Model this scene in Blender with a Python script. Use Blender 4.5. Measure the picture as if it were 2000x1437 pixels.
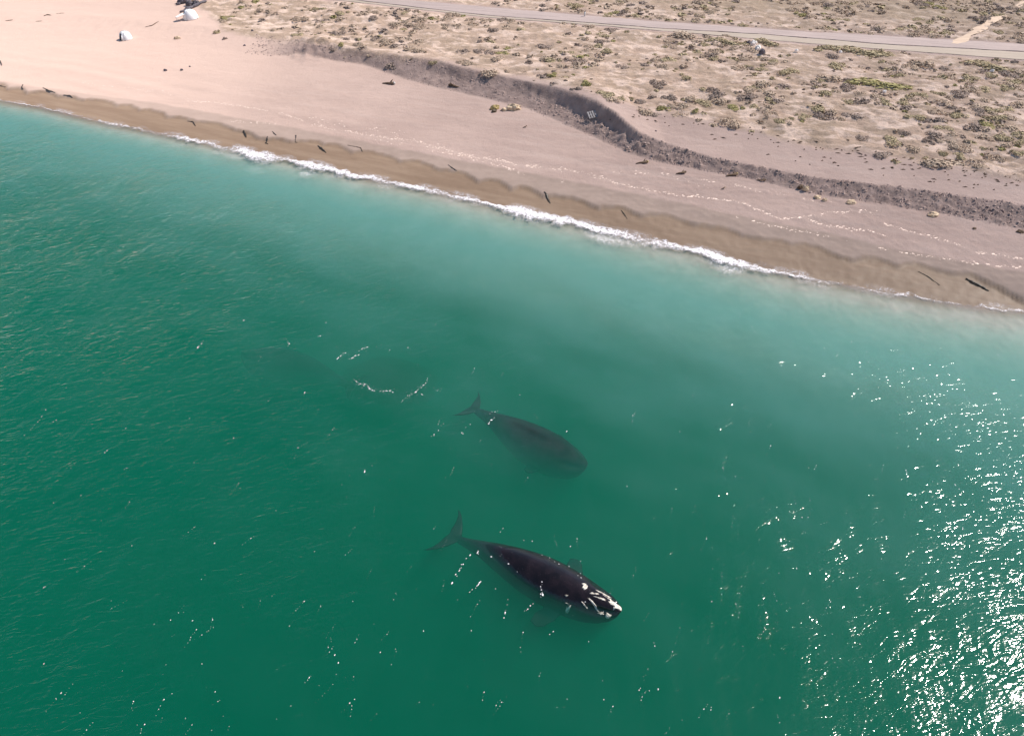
import bpy, bmesh, math, random
import numpy as np
from mathutils import Vector, Matrix
from mathutils.bvhtree import BVHTree

for _o in list(bpy.data.objects):
    bpy.data.objects.remove(_o)
scene = bpy.context.scene
col = scene.collection
R = math.radians
random.seed(7)

# ------------------------------------------------------------------ camera, sky, sun, exposure
CAM_H, PITCH, FPX = 43.0, R(40.0), 1428.0          # metres, degrees below the horizon, focal length for a 2000 px wide frame
cam_d = bpy.data.cameras.new("camera")
cam_d.sensor_width = 36.0
cam_d.lens = 36.0 * FPX / 2000.0
cam_d.clip_start, cam_d.clip_end = 0.5, 6000.0
cam = bpy.data.objects.new("camera", cam_d)
cam.location = (0, 0, CAM_H)
cam.rotation_euler = (math.pi / 2 - PITCH, 0, 0)
col.objects.link(cam)
scene.camera = cam

SUN_EL, SUN_AZ = R(49.5), R(65.0)                  # azimuth measured from +Y towards +X
sun_dir = Vector((math.sin(SUN_AZ) * math.cos(SUN_EL), math.cos(SUN_AZ) * math.cos(SUN_EL), math.sin(SUN_EL)))
world = bpy.data.worlds.new("World")
scene.world = world
world.use_nodes = True
wn = world.node_tree.nodes
wl = world.node_tree.links
wn.clear()
sky = wn.new("ShaderNodeTexSky")
sky.sky_type = 'NISHITA'
sky.sun_disc = False
sky.sun_elevation = SUN_EL
sky.sun_rotation = SUN_AZ
sky.air_density, sky.dust_density, sky.ozone_density = 1.0, 0.35, 1.6
bgn = wn.new("ShaderNodeBackground")
bgn.inputs["Strength"].default_value = 0.09
won = wn.new("ShaderNodeOutputWorld")
wl.new(sky.outputs[0], bgn.inputs["Color"])
wl.new(bgn.outputs[0], won.inputs["Surface"])

sun_d = bpy.data.lights.new("sun", 'SUN')
sun_d.energy = 4.4
sun_d.angle = R(0.53)
sun_d.color = (1.0, 0.92, 0.83)
sun_o = bpy.data.objects.new("sun", sun_d)
sun_o.rotation_euler = (-sun_dir).to_track_quat('-Z', 'Y').to_euler()
sun_o.location = (60, 40, 90)
col.objects.link(sun_o)

vs = scene.view_settings
vs.view_transform = 'Standard'
vs.look = 'None'
vs.gamma = 1.0
vs.use_curve_mapping = False
vs.exposure = 0.72
cy = scene.cycles
cy.max_bounces, cy.volume_bounces, cy.transparent_max_bounces = 8, 3, 16
cy.diffuse_bounces, cy.glossy_bounces, cy.transmission_bounces = 3, 3, 4
cy.caustics_reflective = cy.caustics_refractive = False
cy.sample_clamp_indirect = 4.0
try:
    cy.use_denoising = True
    cy.denoiser = 'OPENIMAGEDENOISE'
except Exception:
    pass

# ------------------------------------------------------------------ helpers
SP, CP = math.sin(PITCH), math.cos(PITCH)

def P(px, py, z=0.0):
    """World point at height z seen at that spot of the photograph (2000 x 1437)."""
    a = (px - 1000.0) / FPX
    b = -(py - 718.5) / FPX
    dx, dy, dz = a, CP + b * SP, -SP + b * CP
    t = (z - CAM_H) / dz
    return np.array((a * t, dy * t, z))

def PX(pts, z=0.0):
    out = []
    for p in pts:
        out.append(P(p[0], p[1], p[2] if len(p) > 2 else z))
    return np.array(out)

def hash2(ix, iy, seed):
    h = (ix.astype(np.int64) * 374761393 + iy.astype(np.int64) * 668265263 + seed * 1442695041) & 0x7fffffff
    h = ((h ^ (h >> 13)) * 1274126177) & 0x7fffffff
    h = (h ^ (h >> 16)) & 0x7fffffff
    return h / float(0x7fffffff)

def vnoise(x, y, seed=0):
    """Smooth gradient noise, about -1..1."""
    x0, y0 = np.floor(x), np.floor(y)
    fx, fy = x - x0, y - y0
    x0, y0 = x0.astype(np.int64), y0.astype(np.int64)
    u = fx * fx * fx * (fx * (fx * 6 - 15) + 10)
    v = fy * fy * fy * (fy * (fy * 6 - 15) + 10)
    def g(i, j):
        a = hash2(x0 + i, y0 + j, seed) * (2 * np.pi)
        return np.cos(a) * (fx - i) + np.sin(a) * (fy - j)
    n00, n10, n01, n11 = g(0, 0), g(1, 0), g(0, 1), g(1, 1)
    a = n00 + u * (n10 - n00)
    b = n01 + u * (n11 - n01)
    return (a + v * (b - a)) * 1.5

def fbm(x, y, seed=0, oct=4, gain=0.5, lac=2.03):
    s, a, t = 0.0, 1.0, 0.0
    for k in range(oct):
        s = s + a * vnoise(x + 17.3 * k, y - 9.1 * k, seed + k * 13)
        t += a
        a *= gain
        x = x * lac
        y = y * lac
    return s / t

def sstep(a, b, x):
    t = np.clip((x - a) / (b - a), 0, 1)
    return t * t * (3 - 2 * t)

def axis(lo, fine_lo, fine_hi, hi, step, grow=1.22, pieces=None):
    """Coordinates: fine between fine_lo and fine_hi, growing steps outside."""
    if pieces is None:
        mid = np.arange(fine_lo, fine_hi + step * 0.5, step)
    else:
        mid = np.concatenate([np.arange(a, b, s) for a, b, s in pieces] + [[pieces[-1][1]]])
    lowl, s, v = [], step, mid[0]
    while v > lo:
        s *= grow
        v -= s
        lowl.append(v)
    hil, s, v = [], step, mid[-1]
    while v < hi:
        s *= grow
        v += s
        hil.append(v)
    return np.concatenate([np.array(lowl[::-1]), mid, np.array(hil)])

def mesh_from(name, verts, faces, smooth=True):
    me = bpy.data.meshes.new(name)
    me.from_pydata([tuple(v) for v in verts], [], [tuple(f) for f in faces])
    if smooth:
        me.polygons.foreach_set("use_smooth", np.ones(len(me.polygons), dtype=bool))
    me.update()
    return me

def quads_mesh(name, verts, quads, smooth=True):
    """Fast mesh of quads from numpy arrays."""
    me = bpy.data.meshes.new(name)
    n, m = len(verts), len(quads)
    me.vertices.add(n)
    me.vertices.foreach_set("co", np.ascontiguousarray(verts, dtype=np.float32).ravel())
    me.loops.add(m * 4)
    me.loops.foreach_set("vertex_index", np.ascontiguousarray(quads, dtype=np.int32).ravel())
    me.polygons.add(m)
    me.polygons.foreach_set("loop_start", np.arange(0, m * 4, 4, dtype=np.int32))
    me.polygons.foreach_set("use_smooth", np.full(m, smooth, dtype=bool))
    me.update(calc_edges=True)
    return me

def tris_mesh(name, verts, tris, smooth=False):
    me = bpy.data.meshes.new(name)
    n, m = len(verts), len(tris)
    me.vertices.add(n)
    me.vertices.foreach_set("co", np.ascontiguousarray(verts, dtype=np.float32).ravel())
    me.loops.add(m * 3)
    me.loops.foreach_set("vertex_index", np.ascontiguousarray(tris, dtype=np.int32).ravel())
    me.polygons.add(m)
    me.polygons.foreach_set("loop_start", np.arange(0, m * 3, 3, dtype=np.int32))
    me.polygons.foreach_set("use_smooth", np.full(m, smooth, dtype=bool))
    me.update(calc_edges=True)
    return me

def grid_quads(nx, ny):
    i = np.arange(nx - 1)
    j = np.arange(ny - 1)
    I, J = np.meshgrid(i, j)
    a = (J * nx + I).ravel()
    return np.stack([a, a + 1, a + 1 + nx, a + nx], axis=1)

def attr(me, name, values):
    a = me.attributes.new(name, 'FLOAT', 'POINT')
    a.data.foreach_set("value", np.ascontiguousarray(values, dtype=np.float32).ravel())

def link(name, me, mat=None, parent=None):
    o = bpy.data.objects.new(name, me)
    col.objects.link(o)
    if mat is not None and not me.materials:
        me.materials.append(mat)
    if parent is not None:
        o.parent = parent
    return o

def tag(o, label=None, cat=None, group=None, kind=None):
    for k, v in (("label", label), ("category", cat), ("group", group), ("kind", kind)):
        if v:
            o[k] = v
    return o

def empty(name, loc, rz=0.0):
    o = bpy.data.objects.new(name, None)
    o.location = loc
    o.rotation_euler = (0, 0, rz)
    o.empty_display_size = 0.3
    col.objects.link(o)
    return o

# ------------------------------------------------------------------ node helpers
class NT:
    def __init__(self, name):
        self.m = bpy.data.materials.new(name)
        self.m.use_nodes = True
        self.t = self.m.node_tree
        self.t.nodes.clear()
        self.out = self.t.nodes.new("ShaderNodeOutputMaterial")
    def n(self, kind, **kw):
        nd = self.t.nodes.new("ShaderNode" + kind)
        for k, v in kw.items():
            setattr(nd, k, v)
        return nd
    def put(self, sock, v):
        if isinstance(v, bpy.types.NodeSocket):
            self.t.links.new(v, sock)
        elif v is not None:
            if sock.type == 'RGBA' and len(v) == 3:
                v = (*v, 1.0)
            sock.default_value = v
    def noise(self, scale, detail=4, rough=0.55, vec=None, dist=0.0):
        nd = self.n("TexNoise")
        self.put(nd.inputs["Vector"], vec)
        nd.inputs["Scale"].default_value = scale
        nd.inputs["Detail"].default_value = detail
        nd.inputs["Roughness"].default_value = rough
        nd.inputs["Distortion"].default_value = dist
        return nd.outputs[0]
    def math(self, op, a, b=None, c=None, clamp=False):
        nd = self.n("Math", operation=op, use_clamp=clamp)
        self.put(nd.inputs[0], a)
        self.put(nd.inputs[1], b)
        self.put(nd.inputs[2], c)
        return nd.outputs[0]
    def ramp(self, v, lo, hi, a=0.0, b=1.0):
        nd = self.n("MapRange", interpolation_type='SMOOTHSTEP')
        self.put(nd.inputs[0], v)
        for i, x in zip((1, 2, 3, 4), (lo, hi, a, b)):
            nd.inputs[i].default_value = x
        return nd.outputs[0]
    def mix(self, f, a, b):
        nd = self.n("Mix", data_type='RGBA')
        self.put(nd.inputs[0], f)
        self.put(nd.inputs[6], a)
        self.put(nd.inputs[7], b)
        return nd.outputs[2]
    def attr(self, name):
        return self.n("Attribute", attribute_name=name).outputs["Fac"]
    def pos(self):
        return self.n("NewGeometry").outputs["Position"]
    def obj(self):
        return self.n("TexCoord").outputs["Object"]
    def mapping(self, vec, scale=(1, 1, 1), rz=0.0):
        nd = self.n("Mapping", vector_type='TEXTURE')
        self.put(nd.inputs["Vector"], vec)
        nd.inputs["Rotation"].default_value = (0, 0, rz)
        nd.inputs["Scale"].default_value = scale
        return nd.outputs[0]
    def bump(self, h, strength=0.5, dist=0.05, normal=None):
        nd = self.n("Bump")
        self.put(nd.inputs["Strength"], strength)
        nd.inputs["Distance"].default_value = dist
        self.put(nd.inputs["Height"], h)
        self.put(nd.inputs["Normal"], normal)
        return nd.outputs[0]
    def principled(self, color, rough=0.8, spec=0.3, normal=None):
        nd = self.n("BsdfPrincipled")
        self.put(nd.inputs["Base Color"], color)
        self.put(nd.inputs["Roughness"], rough)
        self.put(nd.inputs["Specular IOR Level"], spec)
        self.put(nd.inputs["Normal"], normal)
        return nd
    def surface(self, nd):
        self.t.links.new(nd.outputs[0] if hasattr(nd, "outputs") else nd, self.out.inputs["Surface"])
        return self.m

def simple_mat(name, c1, c2, scale=3.0, rough=0.8, spec=0.25, bump=0.3, bdist=0.03):
    t = NT(name)
    p = t.obj()
    n1 = t.noise(scale, 5, 0.6, p)
    n2 = t.noise(scale * 6, 3, 0.6, p)
    c = t.mix(t.ramp(n1, 0.35, 0.65), c1, c2)
    nrm = t.bump(t.math('ADD', n1, n2), bump, bdist)
    return t.surface(t.principled(c, rough, spec, nrm))

# ------------------------------------------------------------------ the lines of the shore, traced where they lie on the ground
Z_FOOT = 1.7
def line_fn(pts, ext_l=(-1500, 0.43), ext_r=(1500, 0.43)):
    """A line on the ground as y of x, prolonged straight both ways."""
    pts = np.asarray(pts)
    x, y = pts[:, 0], pts[:, 1]
    xs = np.concatenate([[ext_l[0]], x, [ext_r[0]]])
    ys = np.concatenate([[y[0] + ext_l[1] * (x[0] - ext_l[0])], y, [y[-1] - ext_r[1] * (ext_r[0] - x[-1])]])
    o = np.argsort(xs)
    xs, ys = xs[o], ys[o]
    return lambda q: np.interp(q, xs, ys)

shore_y = line_fn(PX([(0, 196), (80, 209), (170, 231), (330, 263), (430, 284), (520, 303), (620, 322), (700, 343), (830, 368),
                      (960, 398), (1100, 428), (1240, 462), (1340, 484), (1430, 508), (1540, 535), (1650, 556), (1800, 583), (1930, 601), (2000, 608)]))
brown_y = line_fn(PX([(0, 170), (50, 182), (100, 188), (144, 198), (210, 204), (320, 228), (360, 238), (430, 249), (525, 277),
                      (595, 284), (625, 284), (700, 301), (805, 322), (875, 340), (1015, 375), (1150, 405), (1300, 432), (1412, 456), (1490, 477),
                      (1559, 484), (1632, 509), (1720, 519), (1790, 530), (1895, 547), (1965, 575), (2000, 590)], 0.35))
wet_y = line_fn(PX([(0, 163), (150, 184), (300, 205), (400, 222), (500, 241), (560, 252), (770, 294), (910, 321), (1050, 347), (1300, 398), (1433, 427),
                    (1615, 463), (1755, 495), (2000, 540)], 0.7))
HS = [(430, 0.8), (500, 1.0), (600, 1.3), (850, 2.1), (1000, 1.8), (1100, 2.5), (1180, 3.0), (1240, 2.1), (1300, 1.1), (1500, 0.8), (1750, 0.9), (2000, 1.0)]
def hs_px(px):
    return float(np.interp(px, [a for a, b in HS], [b for a, b in HS]))
foot_px = [(-200, 70), (0, 72), (200, 78), (380, 88), (430, 95), (500, 107), (587, 112), (710, 126), (790, 154), (850, 171), (900, 181), (970, 198), (1035, 214), (1095, 238), (1155, 266), (1230, 300),
           (1290, 316), (1380, 334), (1475, 351), (1580, 376), (1737, 400), (1860, 421), (2000, 449)]
lip_px = [(-200, 20), (0, 22), (200, 32), (380, 50), (430, 54), (500, 61), (590, 72), (700, 96), (745, 102), (850, 115), (900, 130), (950, 140), (1000, 152), (1050, 162), (1080, 167), (1128, 181), (1170, 198),
          (1202, 218), (1222, 236), (1245, 256), (1300, 279), (1387, 306), (1475, 323), (1580, 344), (1737, 362), (1860, 378), (2000, 399)]
foot_pts = PX(foot_px, Z_FOOT)
lip_pts = np.array([P(a, b, Z_FOOT + hs_px(a)) for a, b in lip_px])
foot_y = line_fn(foot_pts, (-1500, 0.2), (1500, 0.43))
lip_y = line_fn(lip_pts, (-1500, 0.2), (1500, 0.43))
lip_h = lambda x: np.interp(x, lip_pts[:, 0], [hs_px(a) for a, b in lip_px])
veg_y = line_fn(PX([(330, -30), (400, 12), (430, 42), (520, 60), (600, 72), (700, 93), (850, 113), (1050, 152), (1180, 196), (1320, 216), (1450, 241), (1560, 266), (1700, 286), (1800, 302),
                    (1910, 320), (2000, 334)], 4.2), (-1500, 2.0), (1500, 0.43))
Z_ROAD = 4.3
road_up_px = [(480, -22), (640, -11), (790, 0), (1025, 21), (1144, 31), (1300, 44), (1422, 52), (1580, 63), (1755, 72), (2000, 87)]
road_lo_px = [(400, -24), (560, -10), (690, 0), (948, 30), (1158, 45), (1300, 56), (1475, 66), (1615, 77), (1720, 86), (2000, 101)]
should_px = [(400, -20), (560, -6), (690, 4), (948, 34), (1158, 49), (1300, 61), (1457, 74), (1615, 88), (1860, 106), (2000, 117)]
road_up = line_fn(PX(road_up_px, Z_ROAD), (-1500, 0.24), (1500, 0.24))
road_lo = line_fn(PX(road_lo_px, Z_ROAD), (-1500, 0.24), (1500, 0.24))
should_lo = line_fn(PX(should_px, Z_ROAD), (-1500, 0.24), (1500, 0.24))

def cusp(x):
    """Small scallops of the water's edge, metres."""
    w = x + 1.6 * vnoise(x * 0.11, x * 0 + 2.2, 7)
    arc = np.abs(np.sin(w * math.pi / 5.2)) ** 0.8
    return (1.25 * arc - 0.85) * (0.75 + 0.5 * vnoise(x * 0.09, x * 0 + 5.5, 8)) + 0.35 * vnoise(x * 0.45, x * 0 + 3.3, 5) + 0.18 * vnoise(x * 1.6, x * 0 + 8.3, 6)

def ground(x, y, detail=True):
    """Height of the ground and the masks that its material uses."""
    ys, yf, yl, yv, yw, yb = shore_y(x), foot_y(x), lip_y(x), veg_y(x), wet_y(x), brown_y(x)
    d = (y - ys) * 0.92
    # sea bed
    px_r = np.clip((x + 80) / 130.0, 0, 1)
    Ls = 58 + 60 * px_r ** 1.5
    zs = -17.0 * (1 - np.exp(np.minimum(d, 0) / Ls))
    zs = zs - 11.0 * sstep(13.0, 33.0, -d)
    # beach face, berm, back beach
    bw = np.maximum(yf - ys, 8) * 0.92
    t = np.clip(d / bw, 0, 1)
    zb = 1.15 * (1 - np.exp(-np.maximum(d, 0) / 5.0)) + (Z_FOOT - 1.15) * t
    hs = lip_h(x)
    ts = np.clip((y - yf) / np.maximum(yl - yf, 0.5), 0, 1)
    brow = 0.12 + 0.44 * np.exp(-((x - 8.0) / 9.0) ** 2) + 0.4 * np.exp(-((x + 11.0) / 4.0) ** 2)
    prof = (1 - brow) * ts ** 1.1 + brow * sstep(0.55, 1.0, ts)
    edge = vnoise(x * 0.8, y * 0.25, 21) * 0.07
    prof = np.clip(prof + edge * sstep(0.2, 0.6, ts) * (1 - sstep(0.85, 1, ts)), 0, 1)
    zl = hs * prof
    over = np.maximum(y - yl, 0)
    zplat = (Z_ROAD - Z_FOOT - hs) * sstep(0, 26, over)
    z = np.where(d < 0, zs, np.maximum(zb, 0)) + zl + zplat
    leftw = 1 - sstep(-95, 5, x - (y - 100) * 0.6 + 6 * fbm(x * 0.03, y * 0.05, 33, 2))
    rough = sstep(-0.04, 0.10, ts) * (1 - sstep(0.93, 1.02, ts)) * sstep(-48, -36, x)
    veg = sstep(-0.8, 2.2, y - yv + 1.6 * fbm(x * 0.25, y * 0.25, 31, 3))
    onroad = sstep(-2.0, -0.3, y - should_lo(x)) * (1 - sstep(0.2, 1.8, y - road_up(x)))
    veg = veg * (1 - onroad)
    far = sstep(3, 20, y - road_up(x))
    z = np.where(onroad > 0, z * (1 - onroad) + (Z_ROAD - 0.05) * onroad, z)
    # bank rising at the far corner
    z = z + 5.5 * sstep(104, 132, x - 0.0 * y) * sstep(4, 34, y - road_up(x))
    if detail:
        hum = fbm(x * 0.20, y * 0.24, 41, 4)
        z = z + veg * (0.5 * hum + 0.26 * fbm(x * 0.6, y * 0.9, 43, 3)) * sstep(0.3, 4, over)
        z = z + 0.05 * fbm(x * 0.12, y * 0.3, 51, 3) * sstep(1, 6, d)
        gl = fbm(x * 0.9 + 0.5 * y, y * 0.35, 61, 3)
        pits = np.abs(vnoise(x * 1.15 + 0.45 * y, y * 0.75, 63)) + 0.55 * np.abs(vnoise(x * 2.3, y * 1.9, 65))
        soft = 0.45 + 0.55 * sstep(4, 16, x)
        z = z + rough * soft * (0.16 * gl + 0.52 * (pits - 0.38))
        # broken knob of the scarp on the far side
        kx, ky = P(612, 93, 2.6)[:2]
        kn = np.exp(-(((x - kx) / 3.6) ** 2 + ((y - ky) / 4.2) ** 2))
        z = z + kn * (0.9 + 0.9 * fbm(x * 0.7, y * 0.7, 71, 3))
        # wet cusps
        cu = sstep(-0.35, 0.25, y - yb - cusp(x))
        z = z + 0.40 * cu * (1 - sstep(2, 8, d)) * (d > 0)
        z = z + 0.02 * fbm(x * 0.8, y * 1.6, 81, 3) * (d > 0)
        # old swash ridges running along the beach
        dd = d + 1.5 * fbm(x * 0.05, y * 0.05, 83, 3)
        for at, wd, am in ((7.5, 0.9, 0.10), (11.5, 1.3, 0.12), (15.0, 1.0, 0.07), (20.0, 1.8, 0.10)):
            z = z + am * np.exp(-((dd - at) / wd) ** 2) * (0.6 + 0.6 * vnoise(x * 0.07, y * 0.0 + at, 84)) * (y < yf)
    wetn = 0.35 * fbm(x * 0.35, y * 0.6, 91, 3)
    wet = 1 - sstep(-0.35, 0.35, y - yw + wetn * 1.2)
    brown = 1 - sstep(-0.5, 0.5, y - yb - cusp(x) * 1.1 + 0.4 * fbm(x * 1.2, y * 1.2, 95, 3))
    bed = 1 - sstep(-1.6, -0.2, d)
    return z, dict(bed=bed, wet=wet, brown=brown, veg=veg, rough=rough, far=far, leftw=leftw, onroad=onroad)

def ground_z(x, y):
    z, _ = ground(np.array([float(x)]), np.array([float(y)]))
    return float(z[0])

def put(px, py, z0=2.0):
    """Where the line of sight through that spot of the photograph meets the ground."""
    zz = np.linspace(12.0, -0.5, 900)
    pts = np.array([P(px, py, z) for z in (12.0, -0.5)])
    f_ = ((12.0 - zz) / 12.5)[:, None]
    line = pts[0] * (1 - f_) + pts[1] * f_
    g, _ = ground(line[:, 0], line[:, 1])
    g = np.maximum(g, 0.0)
    hit = np.argmax(g >= line[:, 2])
    return np.array((line[hit, 0], line[hit, 1], g[hit]))

GX = axis(-1500, -115, 130, 1500, 0.30)
GY = axis(-1500, 0, 0, 2000, 0.5, pieces=[(0, 44, 0.8), (44, 122, 0.24), (122, 190, 0.42)])
X, Y = np.meshgrid(GX, GY)
xf, yf_ = X.ravel(), Y.ravel()
zf, masks = ground(xf, yf_)
gme = quads_mesh("ground", np.stack([xf, yf_, zf], axis=1), grid_quads(len(GX), len(GY)))
for k, v in masks.items():
    attr(gme, k, v)

# ground material
def ground_material():
    t = NT("beach_sand_and_scrub_soil")
    p = t.pos()
    wet, brown, veg, rough, leftw, far = (t.attr(k) for k in ("wet", "brown", "veg", "rough", "leftw", "far"))
    n_big = t.noise(0.07, 4, 0.5, p)
    n_mid = t.noise(0.45, 5, 0.6, p)
    n_fine = t.noise(6.0, 4, 0.65, p)
    streak = t.noise(0.5, 4, 0.6, t.mapping(p, (6.0, 0.7, 1.0), R(-23)))
    dry = t.mix(t.ramp(n_big, 0.35, 0.7), (0.45, 0.325, 0.275), (0.53, 0.39, 0.33))
    dry = t.mix(t.math('MULTIPLY', t.ramp(streak, 0.45, 0.75), 0.45), dry, (0.56, 0.435, 0.375))
    dry = t.mix(t.math('MULTIPLY', t.ramp(n_fine, 0.5, 0.8), 0.30), dry, (0.26, 0.19, 0.165))
    spk = t.noise(0.9, 6, 0.75, p)
    dry = t.mix(t.math('MULTIPLY', t.ramp(spk, 0.55, 0.72), 0.30), dry, (0.33, 0.24, 0.205))
    dry = t.mix(t.math('MULTIPLY', leftw, 0.85), dry, (0.64, 0.465, 0.38))
    # scarp: dark damp gravelly sand
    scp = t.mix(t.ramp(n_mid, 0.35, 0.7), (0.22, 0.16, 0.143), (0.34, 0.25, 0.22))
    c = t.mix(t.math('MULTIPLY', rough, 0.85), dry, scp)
    # scrub plain: pale sand crests, brown-grey litter
    v1 = t.noise(0.55, 6, 0.62, t.mapping(p, (1.7, 1.0, 1.0), R(-14)))
    v2 = t.noise(0.16, 4, 0.55, p)
    soil = t.mix(t.ramp(v2, 0.35, 0.65), (0.50, 0.36, 0.27), (0.42, 0.305, 0.22))
    crest = (0.70, 0.535, 0.43)
    vg = t.mix(t.ramp(v1, 0.46, 0.62), soil, crest)
    vg = t.mix(t.math('MULTIPLY', t.ramp(t.noise(2.2, 5, 0.7, p), 0.52, 0.62), 0.28), vg, (0.19, 0.145, 0.115))
    vgf = t.mix(t.ramp(v1, 0.5, 0.7), (0.40, 0.295, 0.205), (0.56, 0.43, 0.32))
    vg = t.mix(t.math('MULTIPLY', far, 0.75), vg, vgf)
    c = t.mix(veg, c, vg)
    # wet bands
    wetc = t.mix(t.ramp(n_mid, 0.3, 0.7), (0.32, 0.24, 0.195), (0.37, 0.28, 0.23))
    c = t.mix(t.math('MULTIPLY', wet, t.math('SUBTRACT', 0.9, t.math('MULTIPLY', leftw, 0.5))), c, wetc)
    brn = t.mix(t.ramp(streak, 0.35, 0.7), (0.27, 0.178, 0.112), (0.34, 0.235, 0.155))
    c = t.mix(t.math('MULTIPLY', brown, 0.9), c, brn)
    c = t.mix(t.attr('bed'), c, t.mix(t.ramp(n_mid, 0.3, 0.7), (0.46, 0.41, 0.34), (0.56, 0.50, 0.43)))
    h = t.math('ADD', t.math('MULTIPLY', n_fine, 0.5), t.math('MULTIPLY', n_mid, 0.8))
    h = t.math('ADD', h, t.math('MULTIPLY', t.noise(1.8, 5, 0.7, p), t.math('ADD', t.math('MULTIPLY', veg, 0.8), t.math('MULTIPLY', rough, 0.7))))
    drym = t.math('SUBTRACT', 1.0, t.math('MULTIPLY', wet, 0.8))
    nrm = t.bump(h, t.math('MULTIPLY', drym, 0.8), 0.18)
    rg = t.math('SUBTRACT', 0.95, t.math('MULTIPLY', brown, 0.35))
    b = t.principled(c, rg, 0.2, nrm)
    b.inputs["Diffuse Roughness"].default_value = 0.8
    return t.surface(b)

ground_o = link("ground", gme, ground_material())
tag(ground_o, "sandy beach, scarp and scrub plain sloping down to the sea", kind="structure")

# ------------------------------------------------------------------ sea: one closed body of green water
SLICK = P(752, 724)[:2]
S1, S2 = 3.6, 2.6
WX = axis(-1500, -108, 76, 1500, 0.25)
WY = axis(-1500, 12, 124, 900, 0.25)
def calm(x, y):
    u, v = (x - SLICK[0]), (y - SLICK[1])
    a = R(-20)
    u, v = u * math.cos(a) + v * math.sin(a), -u * math.sin(a) + v * math.cos(a)
    rr = np.sqrt((u / S1) ** 2 + (v / S2) ** 2) + 0.10 * vnoise(x * 0.6, y * 0.6, 77)
    c = 1 - sstep(0.86, 1.05, rr)
    trail = np.exp(-(((x - SLICK[0] + 7) / 4.5) ** 2 + ((y - SLICK[1] - 0.6) / 1.6) ** 2)) * 0.75
    return np.maximum(c, trail), rr

_rw = np.random.RandomState(3)
WAVES = []
for i in range(46):
    lam = 1.0 * (6.5 ** _rw.rand())
    if i % 3:
        th = R(_rw.normal(-18, 22))           # crests run towards the camera
    else:
        th = R(_rw.normal(80, 28))            # crests run along the beach
    WAVES.append((lam, th, _rw.rand() * 6.283, 0.0022 * lam ** 1.0))

def sea_z(x, y, waves=True):
    d = (y - shore_y(x)) * 0.92
    c, rr = calm(x, y)
    z = np.zeros_like(x)
    if waves:
        # gentle wobble of the phase so that crests break up
        wx = x + 0.9 * vnoise(x * 0.13, y * 0.13, 101)
        wy = y + 0.9 * vnoise(x * 0.13, y * 0.13, 102)
        for lam, th, ph, a in WAVES:
            k = 2 * np.pi / lam
            z = z + a * np.sin(k * (wx * math.cos(th) + wy * math.sin(th)) + ph)
        env = 0.75 + 0.55 * vnoise(x * 0.05, y * 0.07, 103)
        env = env * (0.35 + 0.65 * sstep(-2, -22, d))
        z = z * env * (1 - 0.9 * c)
        inside = (x > -112) & (x < 80) & (y > 8) & (y < 128)
        z = z * inside
    # a low breaker along the edge
    br = np.exp(-((d + 1.0 + 0.6 * vnoise(x * 0.2, x * 0, 105)) / 0.8) ** 2)
    z = z + 0.16 * br * (0.6 + 0.6 * vnoise(x * 0.13, x * 0 + 1.7, 106))
    z = z - 0.03 * (d > 1.5)
    return z

WXm, WYm = np.meshgrid(WX, WY)
wxf, wyf = WXm.ravel(), WYm.ravel()
wzf = sea_z(wxf, wyf)
nx, ny = len(WX), len(WY)
top = np.stack([wxf, wyf, wzf], axis=1)
q = grid_quads(nx, ny)
# close the body: a deep bottom and four sides
ring = np.concatenate([np.arange(nx), np.arange(1, ny) * nx + nx - 1, (ny - 1) * nx + np.arange(nx - 2, -1, -1), np.arange(ny - 2, 0, -1) * nx])
low = top[ring].copy()
low[:, 2] = -32.0
nb = len(top)
m = len(ring)
i0 = np.arange(m)
i1 = (i0 + 1) % m
sides = np.stack([ring[i0], nb + i0, nb + i1, ring[i1]], axis=1)
verts = np.concatenate([top, low])
cidx = [nb + list(ring).index(k) for k in (0, nx - 1, nx * ny - 1, (ny - 1) * nx)]
wme = quads_mesh("sea", verts, np.concatenate([q, sides]))
bm = bmesh.new()
bm.from_mesh(wme)
bm.verts.ensure_lookup_table()
bm.faces.new([bm.verts[nb + k] for k in range(m - 1, -1, -1)])
bm.to_mesh(wme)
bm.free()
cal, _ = calm(verts[:, 0], verts[:, 1])
attr(wme, "calm", cal)
dsh = np.clip(-(verts[:, 1] - shore_y(verts[:, 0])) * 0.92, -5, 60)
attr(wme, "offshore", dsh)

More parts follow.
